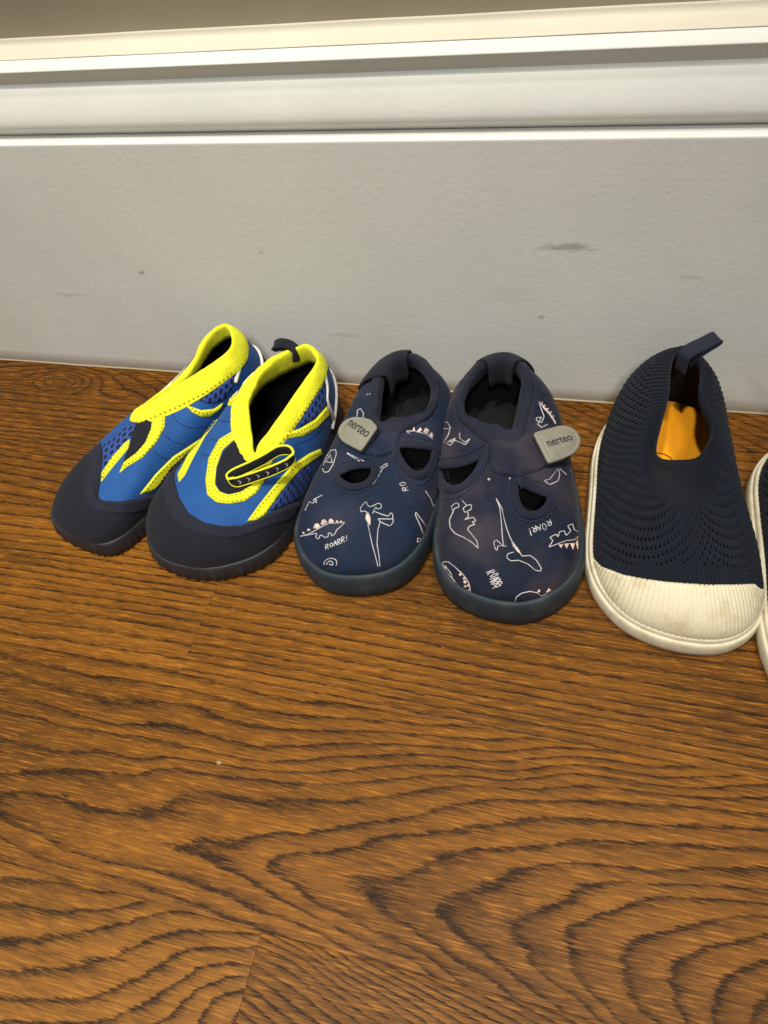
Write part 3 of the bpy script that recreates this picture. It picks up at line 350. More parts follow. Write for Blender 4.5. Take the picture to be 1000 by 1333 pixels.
[0.0229,0.7857],[0.0196,0.7729],[0.0164,0.7597],[0.0133,0.7462],[0.0103,0.7324],[0.0086,0.7134],[0.0069,0.6941],[0.0053,0.6743],[0.0002,0.6913],[-0.0054,0.7078],[-0.0117,
0.7234],[-0.0189,0.7382],[-0.0274,0.7518],[-0.0374,0.7636],[-0.0466,0.7739],[-0.0577,0.7816],[-0.0715,0.7852]],[[0.2835,0.7946],[0.2904,0.795],[0.2972,0.7951],[0.3039,
0.7948],[0.3105,0.7942],[0.317,0.7933],[0.3235,0.7921],[0.33,0.7906],[0.3366,0.7889],[0.3432,0.7869],[0.35,0.7846],[0.3569,0.7821],[0.364,0.7793],[0.3715,0.7761],[0.3672,
0.7445],[0.3634,0.7123],[0.3601,0.6795],[0.3572,0.6461],[0.3517,0.6376],[0.3464,0.629],[0.3413,0.6203],[0.3364,0.6115],[0.3316,0.6027],[0.3251,0.6243],[0.3185,0.6451],
[0.3118,0.6651],[0.3049,0.6842],[0.2981,0.7164],[0.2908,0.7466],[0.2832,0.7751],[0.275,0.8016]]],"yellow":[[[0.0497,0.8574],[0.0531,0.8409],[0.0562,0.8242],[0.0591,
0.8074],[0.0546,0.7972],[0.0503,0.7866],[0.0462,0.7757],[0.0422,0.7644],[0.0383,0.7527],[0.0345,0.7406],[0.0309,0.7282],[0.0275,0.7154],[0.0243,0.7023],[0.0211,0.6888],
[0.018,0.675],[0.015,0.6608],[0.0122,0.6462],[0.0094,0.6312],[0.006,0.648],[0.0024,0.6643],[-0.0016,0.6803],[0.0002,0.6986],[0.0019,0.7165],[0.0037,0.7341],[0.0055,
0.7514],[0.0074,0.7684],[0.0109,0.7813],[0.0146,0.7937],[0.0185,0.8058],[0.0225,0.8176],[0.0267,0.829],[0.031,0.8399],[0.0402,0.8493]],[[0.1245,0.9087],[0.1385,0.9013],
[0.1512,0.894],[0.1629,0.8867],[0.1741,0.8795],[0.1762,0.8563],[0.1781,0.8327],[0.18,0.8088],[0.1818,0.7845],[0.1787,0.7707],[0.1757,0.7569],[0.1727,0.7431],[0.1698,
0.7293],[0.1669,0.7156],[0.1616,0.7097],[0.1561,0.7039],[0.1506,0.6984],[0.1449,0.6929],[0.1391,0.6877],[0.1329,0.6827],[0.1227,0.6879],[0.1119,0.6926],[0.1007,0.6961],
[0.0896,0.6979],[0.0788,0.6976],[0.071,0.6925],[0.0636,0.6862],[0.0566,0.6788],[0.058,0.6978],[0.0593,0.7166],[0.0605,0.7351],[0.0678,0.7406],[0.0756,0.745],[0.0837,
0.7483],[0.0922,0.7505],[0.1009,0.7516],[0.1078,0.7585],[0.1146,0.7652],[0.1213,0.7715],[0.1279,0.7778],[0.1295,0.7948],[0.131,0.8117],[0.1325,0.8286],[0.1339,0.8455],
[0.1311,0.8668],[0.1279,0.8879]],[[0.1488,0.3956],[0.1532,0.4017],[0.1576,0.408],[0.1618,0.4143],[0.166,0.4207],[0.1701,0.4272],[0.1742,0.4339],[0.1782,0.4407],[0.1822,
0.4476],[0.1872,0.4501],[0.1922,0.4528],[0.1972,0.4556],[0.2023,0.4586],[0.2073,0.4618],[0.2124,0.4652],[0.2175,0.4688],[0.2227,0.4725],[0.2291,0.4678],[0.2354,0.463],
[0.2418,0.4581],[0.2481,0.453],[0.2543,0.4478],[0.2605,0.4423],[0.2666,0.4366],[0.2736,0.4294],[0.2804,0.4218],[0.2871,0.4137],[0.2916,0.4255],[0.2961,0.437],[0.3034,
0.3658],[0.2985,0.3569],[0.2936,0.3478],[0.2886,0.3385],[0.2832,0.345],[0.2777,0.3511],[0.2721,0.357],[0.2664,0.3626],[0.2606,0.368],[0.2548,0.3731],[0.249,0.3721],
[0.2432,0.371],[0.2374,0.3699],[0.2315,0.369],[0.2256,0.3681],[0.2198,0.3675],[0.2161,0.3564],[0.2124,0.3453],[0.2086,0.3345],[0.2049,0.3239],[0.2012,0.3134],[0.1974,
0.3031],[0.1922,0.3015],[0.187,0.3002],[0.1818,0.299],[0.1739,0.3249],[0.1659,0.3496],[0.1575,0.3731]],[[0.2379,0.8401],[0.2479,0.8155],[0.2574,0.7894],[0.2663,0.7617],
[0.2748,0.7321],[0.2827,0.7005],[0.2903,0.6802],[0.2975,0.6586],[0.3045,0.6357],[0.3112,0.6116],[0.3179,0.6037],[0.3246,0.5953],[0.3313,0.5866],[0.3282,0.5663],[0.3254,
0.5457],[0.3202,0.5499],[0.3149,0.5538],[0.3097,0.5576],[0.3044,0.5611],[0.2976,0.5879],[0.2905,0.6132],[0.2831,0.6372],[0.2752,0.6758],[0.2668,0.7119],[0.258,0.7456],
[0.2516,0.7786],[0.245,0.8101]]],"tongue":[[[0.043,0.9347],[0.0579,0.9347],[0.0729,0.9332],[0.0885,0.9301],[0.1041,0.9256],[0.1192,0.9199],[0.1256,0.8944],[0.1314,0.8686],
[0.1366,0.8422],[0.1345,0.8262],[0.1323,0.8101],[0.1301,0.794],[0.1279,0.7778],[0.1207,0.7724],[0.1132,0.7668],[0.1057,0.7609],[0.0981,0.7545],[0.088,0.7519],[0.0782,
0.7479],[0.0691,0.7422],[0.0605,0.7351],[0.0594,0.7176],[0.0582,0.6999],[0.057,0.682],[0.057,0.6983],[0.057,0.7144],[0.0568,0.7304],[0.0566,0.7463],[0.0563,0.762],[0.0558,
0.7776],[0.0575,0.7926],[0.0591,0.8074],[0.0607,0.822],[0.0577,0.8388],[0.0545,0.8555],[0.0509,0.8721],[0.0493,0.8877],[0.0475,0.9033],[0.0454,0.9189]]],"seam":[[[0.1955,
0.849],[0.2056,0.803],[0.2152,0.7548],[0.2275,0.7197],[0.2394,0.6822],[0.2508,0.6419],[0.2617,0.5983],[0.2715,0.5744],[0.2809,0.5486],[0.2899,0.5209],[0.2985,0.4913]],
[[0.1851,0.7296],[0.1958,0.6907],[0.206,0.6497],[0.216,0.6061],[0.2278,0.5713],[0.2394,0.534],[0.2506,0.4939]],[[0.1642,0.6624],[0.1766,0.6178],[0.1882,0.5703],[0.1993,
0.5191],[0.2113,0.4886],[0.2234,0.4564]]],"white":[[[0.4016,0.8103],[0.3946,0.795],[0.3883,0.7776],[0.3825,0.7587],[0.3772,0.7387],[0.3725,0.7169],[0.3683,0.6946],[0.3644,
0.6719]]],"collar":[[[0.0456,0.96],[0.066,0.9553],[0.0863,0.9486],[0.1062,0.9399],[0.1249,0.9296],[0.1417,0.9186],[0.1567,0.9075],[0.1704,0.8965],[0.1833,0.8856],[0.1958,
0.8747],[0.208,0.8638],[0.2187,0.8605],[0.2296,0.8573],[0.2405,0.854],[0.2513,0.8503],[0.2618,0.8463],[0.2721,0.8416],[0.2819,0.8361],[0.2913,0.8298],[0.3002,0.8227],
[0.3088,0.8147],[0.3168,0.8132],[0.3247,0.8113],[0.3327,0.809],[0.3407,0.8063],[0.3489,0.8031],[0.3573,0.7996],[0.366,0.7955],[0.3751,0.7906],[0.385,0.7918],[0.3958,
0.7897],[0.4075,0.7821],[0.4186,0.8139],[0.4319,0.8327]]]},"K1":{"cap":[[[-0.21,0],[-0.1927,0],[-0.1751,0.0118],[-0.164,0.051],[-0.1533,0.104],[-0.1447,0.138],[-0.1373,
0.1628],[-0.1302,0.2018],[-0.1238,0.2339],[-0.1177,0.2613],[-0.112,0.2851],[-0.1064,0.3058],[-0.101,0.324],[-0.0958,0.34],[-0.091,0.3574],[-0.0863,0.3731],[-0.0816,
0.3873],[-0.0769,0.4001],[-0.0722,0.4115],[-0.0676,0.4218],[-0.063,0.4309],[-0.0584,0.44],[-0.0537,0.4482],[-0.049,0.4555],[-0.0443,0.462],[-0.0396,0.4677],[-0.0349,
0.4727],[-0.0303,0.4782],[-0.0256,0.483],[-0.0209,0.4872],[-0.0161,0.4908],[-0.0113,0.4938],[-0.0065,0.4962],[-0.0016,0.498],[0.0035,0.4996],[0.0087,0.5005],[0.0139,
0.5008],[0.0192,0.5004],[0.0245,0.4993],[0.03,0.4974],[0.0354,0.4958],[0.041,0.4933],[0.0466,0.4899],[0.0524,0.4855],[0.0582,0.48],[0.0642,0.4734],[0.0703,0.4653],[0.0767,
0.4562],[0.0832,0.4454],[0.0898,0.4326],[0.0967,0.4174],[0.1039,0.3994],[0.1114,0.3777],[0.1195,0.3511]]],"groove":[[[-0.1542,0],[-0.1361,0],[-0.1229,0],[-0.1119,0],
[-0.1023,0],[-0.0922,0.0176],[-0.083,0.0461],[-0.0746,0.0594],[-0.0665,0.0612],[-0.0589,0.0529],[-0.0503,0.0662],[-0.0419,0.0703],[-0.0336,0.0668],[-0.0253,0.0561],
[-0.0173,0.0647],[-0.0092,0.0679],[-0.0008,0.0663],[0.0081,0.0594],[0.0163,0.0776],[0.0252,0.0886],[0.0347,0.0918],[0.045,0.0855],[0.0568,0.064],[0.0655,0.0898],[0.0755,
0.0992],[0.0875,0.0889],[0.1077,0.0162]]],"tab":[[-0.166,5.597,5.9],[0.545,5.96,6.2],[1.452,6.744,6.3]]}}''')
# growth rings followed across the boards: x, y (cm), ring number
WOOD = json.loads('''{"C":[[8.59,3.85,10],[8.21,3.43,10],[8.01,2.89,10],[8.67,4.87,9],[7.8,4.45,9],[7.29,3.99,9],[6.96,3.36,9],[6.94,2.65,9],[8.72,5.64,8],[7.71,5.24,8],[6.58,4.75,8],[5.82,
4.23,8],[5.5,3.59,8],[5.69,3.07,8],[6.04,2.44,8],[8.77,6.26,7],[7.5,5.92,7],[6.47,5.57,7],[5.69,5.16,7],[4.67,4.69,7],[4.16,4.27,7],[3.92,3.75,7],[4.19,3.18,7],[4.4,2.66,
7],[5.08,2.28,7],[8.8,6.69,6],[6.87,6.4,6],[5.17,6.1,6],[4.12,5.55,6],[3.07,5.07,6],[2.29,4.59,6],[2.0,4.09,6],[2.24,3.55,6],[2.42,2.89,6],[2.95,2.56,6],[3.61,2.15,6],
[8.83,7.08,5],[6.89,6.85,5],[4.9,6.49,5],[3.28,6.21,5],[2.21,5.78,5],[1.84,5.19,5],[0.91,4.73,5],[0.2,4.26,5],[0.19,3.82,5],[0.63,3.55,5],[0.96,3.02,5],[1.66,2.6,5],[2.72,
2.28,5],[3.37,1.82,5],[8.88,7.86,4],[6.91,7.44,4],[5.17,6.97,4],[3.53,6.8,4],[2.14,6.64,4],[0.76,6.21,4],[-0.33,5.71,4],[-0.97,5.1,4],[-1.91,4.63,4],[-2.57,4.23,4],[-2.34,
3.76,4],[-1.68,3.28,4],[-0.65,2.9,4],[0.35,2.53,4],[1.45,2.1,4],[2.25,1.73,4],[8.93,8.51,3],[6.93,8.18,3],[4.88,7.9,3],[3.49,7.68,3],[2.09,7.39,3],[0.69,6.88,3],[-1.45,
6.37,3],[-2.87,5.86,3],[-3.51,5.24,3],[-4.58,4.6,3],[-5.82,4.36,3],[-5.18,4.04,3],[-4.42,3.39,3],[-3.99,3.28,3],[-3.05,2.98,3],[-1.99,2.6,3],[-0.7,2.3,3],[0.43,1.87,3],
[1.24,1.61,3],[8.98,9.23,2],[6.95,8.95,2],[4.88,8.53,2],[2.32,8.22,2],[0.58,7.93,2],[-0.87,7.49,2],[-2.3,6.91,2],[-4.05,6.4,2],[-5.24,6.08,2],[-6.59,5.27,2],[-7.35,4.99,
2],[-8.72,4.71,2],[-9.36,4.0,2],[-8.7,3.66,2],[-7.87,3.46,2],[-7.02,3.13,2],[-5.94,2.98,2],[-4.69,2.74,2],[-3.25,2.54,2],[-1.45,1.89,2],[-0.05,1.53,2],[0.89,1.24,2],[9.02,
9.8,1],[6.28,9.53,1],[4.87,9.32,1],[1.98,8.88,1],[0.51,8.59,1],[-1.72,8.14,1],[-3.47,7.41,1],[-4.48,6.9,1],[-5.36,6.57,1],[-7.43,5.85,1],[-10.14,4.99,1],[-11.14,4.58,1],
[-12.23,4.41,1],[-13.15,3.95,1],[-11.97,3.76,1],[-11.01,3.62,1],[-9.41,3.21,1],[-8.01,2.89,1],[-6.47,2.6,1],[-5.18,2.36,1],[-3.16,2.14,1],[-0.02,1.31,1],[9.07,10.47,0],
[1.94,9.5,0],[-1.97,8.72,0],[-5.59,7.56,0],[-8.06,6.88,0],[-10.63,6.39,0],[-12.38,6.26,0],[-13.61,6.02,0],[-14.22,5.67,0],[-14.94,5.11,0],[-16.29,4.78,0],[-18.09,4.57,0],
[-19.49,4.74,0],[-21.12,4.58,0],[-22.34,4.37,0],[-21.72,3.4,0],[-18.83,2.93,0],[-16.25,2.76,0],[-13.91,2.86,0],[-11.58,2.79,0],[-9.25,2.46,0],[-7.33,2.33,0],[-5.43,1.95,
0],[-15.8,2.36,-1],[-13.61,2.21,-1],[-11.26,2.02,-1],[-9.04,1.89,-1],[-21.27,2.69,-1],[-7.16,1.77,-1],[-5.33,1.58,-1],[-22.81,5.09,-1],[-19.29,5.92,-1],[-15.21,6.82,-1],
[-12.66,6.99,-1],[-10.92,7.2,-1],[-5.74,8.19,-1],[1.9,9.98,-1],[9.1,10.92,-1],[-23.75,6.58,-2],[-20.26,6.6,-2],[-18.42,6.96,-2],[-16.35,7.01,-2],[-11.05,7.57,-2],[-5.86,
8.72,-2],[-0.83,9.51,-2],[5.14,10.44,-2],[-24.55,7.82,-3],[-22.64,7.8,-3],[-19.52,7.75,-3],[-17.56,7.9,-3],[-14.92,7.88,-3],[-11.17,7.91,-3],[-5.98,9.22,-3],[-0.88,9.95,
-3],[-25.09,8.67,-4],[-21.99,8.41,-4],[-18.48,8.17,-4],[-11.4,8.55,-4],[-6.09,9.67,-4],[-0.93,10.33,-4],[-25.64,9.54,-5],[-21.82,9.38,-5],[-18.32,9.47,-5],[-15.04,9.7,-5],
[-11.7,9.41,-5],[-6.21,10.19,-5],[-1.63,10.72,-5],[-26.2,10.41,-6],[-24.95,10.37,-6],[-20.39,10.27,-6],[-12.33,10.12,-6],[-6.33,10.66,-6]],"D":[[-20.35,1.25,0],[-18.85,
1.47,0],[-17.61,1.88,0],[-15.47,1.71,0],[-19.86,0.48,1],[-16.99,0.78,1],[-16.19,1.04,1],[-18.61,-0.54,2],[-16.58,0.04,2],[-14.67,0.83,2],[-13.32,1.58,2],[-11.76,1.87,2],
[-13.05,0.71,3],[-11.64,1.28,3],[-9.11,1.71,3],[-18.57,-1.55,3],[-15.65,-0.71,3],[-12.61,-0.23,4],[-12.2,0.29,4],[-10.93,0.87,4],[-8.99,1.39,4],[-18.09,-2.31,4],[-14.67,
-1.6,4],[-12.11,-0.86,5],[-11.34,-0.19,5],[-10.26,0.55,5],[-8.95,0.68,5],[-17.07,-2.86,5],[-10.99,-0.76,6],[-10.05,0.02,6],[-9.34,0.34,6],[-10.27,-1.23,7],[-10.13,-0.57,
7],[-9.01,0.01,7]],"E":[[-8.86,1.64,0],[-6.9,1.3,0],[-5.16,0.72,0],[-3.89,0.38,0],[-8.9,0.78,3],[-6.69,0.23,3],[-5.43,-0.16,3],[-8.86,0.09,5],[-7.19,-0.46,5],[-5.59,1.48,
-3],[-3.5,1.08,-3],[-1.91,0.66,-3],[-2.48,1.54,-6],[-0.26,1.15,-6]]}''')

# ---------------------------------------------------------------- helpers
C = S.collection.objects
def lin(r, g, b): return tuple((c/255/12.92 if c/255 <= .04045 else ((c/255+.055)/1.055)**2.4) for c in (r, g, b))+(1,)
def mesh(name, V, F, mat, parent=None, smooth=True):
    me = bpy.data.meshes.new(name); me.from_pydata((np.asarray(V, float)*CM).tolist(), [], [tuple(int(i) for i in f) for f in F])
    for mt in (mat if isinstance(mat, (list, tuple)) else [mat]): me.materials.append(mt)
    if smooth: me.polygons.foreach_set('use_smooth', [True]*len(me.polygons))
    me.update()
    o = bpy.data.objects.new(name, me); C.link(o)
    if parent is not None: o.parent = parent
    return o
def thing(name, label, cat, loc, deg=0, group=None):
    o = bpy.data.objects.new(name, None); C.link(o); o.empty_display_size = .02
    o.location = (loc[0]*CM, loc[1]*CM, loc[2]*CM if len(loc) > 2 else 0); o.rotation_euler = (0, 0, math.radians(deg))
    o['label'] = label; o['category'] = cat
    if group: o['group'] = group
    return o
def wave(x, y, z, f, seed):
    rng = np.random.RandomState(seed); v = 0
    for k in range(5):
        d = rng.normal(size=3); d /= np.linalg.norm(d); q = f*(.6+.35*k)
        v = v+np.sin((x*d[0]+y*d[1]+z*d[2])*q+rng.uniform(0, 6.28))/(1+.5*k)
    return v/3.0

# ---------------------------------------------------------------- materials
class N:
    def __init__(s, name):
        s.m = bpy.data.materials.new(name); s.m.use_nodes = True; s.t = s.m.node_tree; s.b = s.t.nodes['Principled BSDF']
    def n(s, kind, **kw):
        x = s.t.nodes.new('ShaderNode'+kind)
        for k, v in kw.items():
            if k in x.inputs.keys() if isinstance(k, str) else False: pass
            setattr(x, k, v)
        return x
    def l(s, a, b): s.t.links.new(a, b)
    def math(s, op, a, b=None, c=None):
        x = s.n('Math', operation=op)
        for i, v in enumerate((a, b, c)):
            if v is None: continue
            if isinstance(v, (int, float)): x.inputs[i].default_value = v
            else: s.l(v, x.inputs[i])
        return x.outputs[0]
    def coord(s, scale, kind='Object', loc=(0, 0, 0)):
        tc = s.n('TexCoord'); mp = s.n('Mapping'); s.l(tc.outputs[kind], mp.inputs[0])
        mp.inputs['Scale'].default_value = scale if isinstance(scale, tuple) else (scale,)*3
        mp.inputs['Location'].default_value = loc
        return mp.outputs[0]
    def noise(s, vec, scale=1, detail=3, rough=.5, dist=0):
        x = s.n('TexNoise'); s.l(vec, x.inputs['Vector']); x.inputs['Scale'].default_value = scale
        x.inputs['Detail'].default_value = detail; x.inputs['Roughness'].default_value = rough; x.inputs['Distortion'].default_value = dist
        return x.outputs[0]
    def ramp(s, f, pts, interp='LINEAR'):
        x = s.n('ValToRGB'); s.l(f, x.inputs[0]); e = x.color_ramp.elements; x.color_ramp.interpolation = interp
        while len(e) < len(pts): e.new(.5)
        for q, (p, c) in zip(e, pts):
            q.position = p; q.color = c if isinstance(c, tuple) else (c, c, c, 1)
        return x.outputs[0]
    def mix(s, f, a, b, mode='MIX'):
        x = s.n('Mix', data_type='RGBA', blend_type=mode)
        for i, v in ((0, f), (6, a), (7, b)):
            if isinstance(v, (int, float)): x.inputs[i].default_value = v
            elif isinstance(v, tuple): x.inputs[i].default_value = v
            else: s.l(v, x.inputs[i])
        return x.outputs[2]
    def bump(s, h, strength, dist, prev=None):
        x = s.n('Bump'); s.l(h, x.inputs['Height']); x.inputs['Strength'].default_value = strength; x.inputs['Distance'].default_value = dist
        if prev is not None: s.l(prev, x.inputs['Normal'])
        return x.outputs[0]
    def done(s, col, rough=.6, normal=None, **kw):
        if isinstance(col, tuple): s.b.inputs['Base Color'].default_value = col
        else: s.l(col, s.b.inputs['Base Color'])
        if isinstance(rough, (int, float)): s.b.inputs['Roughness'].default_value = rough
        else: s.l(rough, s.b.inputs['Roughness'])
        if normal is not None: s.l(normal, s.b.inputs['Normal'])
        for k, v in kw.items(): s.b.inputs[k.replace('_', ' ')].default_value = v
        return s.m
def fabric(name, col, col2=None, rough=.85, weave=14, bump=.25, sheen=.05, dust=None, spec=.2):
    k = N(name); v = k.coord(100)
    n1 = k.noise(v, 1.1, 4); n2 = k.noise(v, weave, 3, .7)
    c = k.mix(k.ramp(n1, [(.35, 0.), (.65, 1.)]), col, col2 or tuple(x*1.25 for x in col[:3])+(1,))
    c = k.mix(k.ramp(n2, [(.3, .0), (.75, .5)]), c, tuple(min(1, x*1.7+.004) for x in col[:3])+(1,))
    if dust:
        d = k.noise(k.coord(100, loc=(3, 7, 1)), .38, 3); d2 = k.noise(v, 34, 2)
        f = k.math('MULTIPLY', k.ramp(d, [(.42, 0.), (.7, 1.)]), k.ramp(d2, [(.35, .25), (.7, 1.)]))
        c = k.mix(k.math('MULTIPLY', f, dust[1]), c, dust[0])
    n3 = k.noise(v, 7.5, 3, .6); w = k.bump(n2, bump, .0004); w = k.bump(n3, .16, .0009, w); w = k.bump(n1, .22, .0025, w)
    return k.done(c, rough, w, Sheen_Weight=sheen, Sheen_Roughness=.5, Specular_IOR_Level=spec)
def rubber(name, col, rough=.6, dirt=None, amount=.5, grain=18, spec=.4, specks=None):
    k = N(name); v = k.coord(100); n = k.noise(v, grain, 4, .6); n1 = k.noise(v, .9, 5, .65)
    c = k.mix(k.ramp(n, [(.3, 0.), (.7, .35)]), col, tuple(min(1, x*1.35+.003) for x in col[:3])+(1,))
    if dirt: c = k.mix(k.math('MULTIPLY', k.ramp(n1, [(.5, 0.), (.75, 1.)]), amount), c, dirt)
    if specks:
        vo = k.n('TexVoronoi'); k.l(k.coord((150., 150., 150.)), vo.inputs['Vector']); vo.inputs['Scale'].default_value = 1
        sz = k.math('MULTIPLY', k.noise(v, .8, 2), .30)
        c = k.mix(k.math('MULTIPLY', k.math('LESS_THAN', k.math('ADD', vo.outputs['Distance'], k.math('MULTIPLY', k.noise(v, 9, 2), .18)), k.math('SUBTRACT', sz, .03)), .55), c, specks)
    return k.done(c, rough, k.bump(n, .25, .0004), Specular_IOR_Level=spec)
def mesh_cloth(name, base, hole, freq=2.4):
    k = N(name); tc = k.n('TexCoord'); d = []
    for off in (0, .5):
        mp = k.n('Mapping'); k.l(tc.outputs['UV'], mp.inputs[0]); mp.inputs['Scale'].default_value = (freq, freq/1.73, 1); mp.inputs['Location'].default_value = (off, off, 0)
        f = k.n('VectorMath', operation='FRACTION'); k.l(mp.outputs[0], f.inputs[0])
        a = k.n('VectorMath', operation='SUBTRACT'); k.l(f.outputs[0], a.inputs[0]); a.inputs[1].default_value = (.5, .5, 0)
        b = k.n('VectorMath', operation='MULTIPLY'); k.l(a.outputs[0], b.inputs[0]); b.inputs[1].default_value = (1, 1.45, 0)
        g = k.n('VectorMath', operation='LENGTH'); k.l(b.outputs[0], g.inputs[0]); d.append(g.outputs['Value'])
    q = k.math('MINIMUM', d[0], d[1])
    nz = k.noise(k.coord(100), 6, 2); q = k.math('ADD', q, k.math('MULTIPLY', k.math('SUBTRACT', nz, .5), .12))
    h = k.ramp(q, [(.22, 0.), (.32, 1.)]); nb = k.noise(k.coord(100), 30, 2)
    c = k.mix(h, hole, k.mix(nb, base, tuple(x*1.5 for x in base[:3])+(1,)))
    return k.done(c, .8, k.bump(h, .8, .0012), Sheen_Weight=.05, Specular_IOR_Level=.3)

M = {}
M['navy'] = fabric('navy neoprene', lin(19, 20, 28), lin(22, 24, 33), weave=22, bump=.2)
M['navy_band'] = fabric('navy seam tape', lin(26, 27, 38), lin(31, 33, 45), weave=16, bump=.5)
M['blue'] = fabric('blue neoprene', lin(22, 66, 122), lin(25, 74, 134), rough=.7, weave=26, bump=.12, sheen=.05)
M['yellow'] = fabric('lime yellow tape', lin(208, 209, 32), lin(218, 219, 50), rough=.85, weave=13, bump=.7, sheen=.04, dust=(lin(170, 166, 30), .5))
M['yellow_fleece'] = fabric('lime yellow fleece', lin(216, 206, 28), lin(228, 220, 50), rough=.95, weave=11, bump=1.0, sheen=.06)
M['yellow_thread'] = fabric('ochre thread', lin(140, 136, 22), weave=20)
M['navy_thread'] = fabric('dark navy thread', lin(16, 22, 52), weave=20)
M['bluemesh'] = mesh_cloth('blue mesh cloth', lin(34, 62, 126), lin(10, 18, 48))
M['black_rubber'] = rubber('black rubber', lin(34, 34, 38), .55, lin(70, 64, 58), .35)
M['white_trim'] = rubber('white piping', lin(226, 218, 212), .6, lin(170, 160, 150), .4)
M['black'] = fabric('black lining', lin(11, 11, 14), weave=18)
M['black_web'] = fabric('black webbing', lin(22, 24, 32), lin(26, 28, 38), weave=24, bump=.7)
M['navy_web'] = fabric('navy webbing', lin(27, 30, 42), lin(31, 35, 47), weave=24, bump=.4)
M['dino'] = fabric('navy printed neoprene', lin(8, 21, 41), lin(9, 28, 54), weave=26, bump=.15, sheen=.05, dust=(lin(64, 60, 72), .55), rough=.75)
M['dino_dusty'] = fabric('navy printed neoprene, dusty', lin(12, 18, 34), lin(14, 23, 43), weave=26, bump=.15, sheen=.05, dust=(lin(78, 66, 68), .75), rough=.8)
M['dino_bind'] = fabric('navy binding', lin(16, 20, 34), lin(20, 25, 42), weave=20, bump=.45, dust=(lin(60, 58, 68), .4))
M['dino_thread'] = fabric('navy zigzag thread', lin(40, 46, 68), weave=20)
def ink(name, col):
    k = N(name); v = k.coord(100); n = k.noise(v, 26, 3, .7); n2 = k.noise(v, 1.3, 2)
    f = k.ramp(k.math('ADD', n, k.math('MULTIPLY', k.math('SUBTRACT', n2, .5), .5)), [(.36, 0.), (.50, 1.)])
    return k.done(k.mix(f, lin(70, 74, 94), col), .8)
M['print'] = ink('white print', lin(188, 184, 184))
M['print_peach'] = ink('peach print', lin(222, 194, 178))
M['slate'] = rubber('slate blue rubber', lin(33, 43, 51), .66, lin(70, 74, 74), .6, grain=12)
M['tab'] = rubber('grey rubber label', lin(124, 122, 110), .65, lin(96, 92, 82), .4)
M['tab_text'] = rubber('dark label lettering', lin(40, 43, 48), .6)
M['tab_thread'] = rubber('pale label thread', lin(152, 148, 134), .7)
M['knit'] = fabric('navy knit yarn', lin(7, 13, 24), lin(9, 17, 31), weave=24, bump=.6, sheen=.06)
M['cream'] = rubber('cream white rubber', lin(202, 193, 166), .55, lin(170, 152, 112), .75, grain=9, specks=lin(120, 98, 66))
M['cream_sole'] = rubber('cream sole rubber', lin(200, 192, 168), .65, lin(158, 142, 112), .75, grain=14, specks=lin(110, 92, 64))
M['orange'] = fabric('orange insole', lin(238, 146, 14), lin(244, 158, 30), rough=.8, weave=8, bump=.3, sheen=.04)
M['orange_print'] = fabric('brown insole print', lin(140, 76, 12), weave=8)

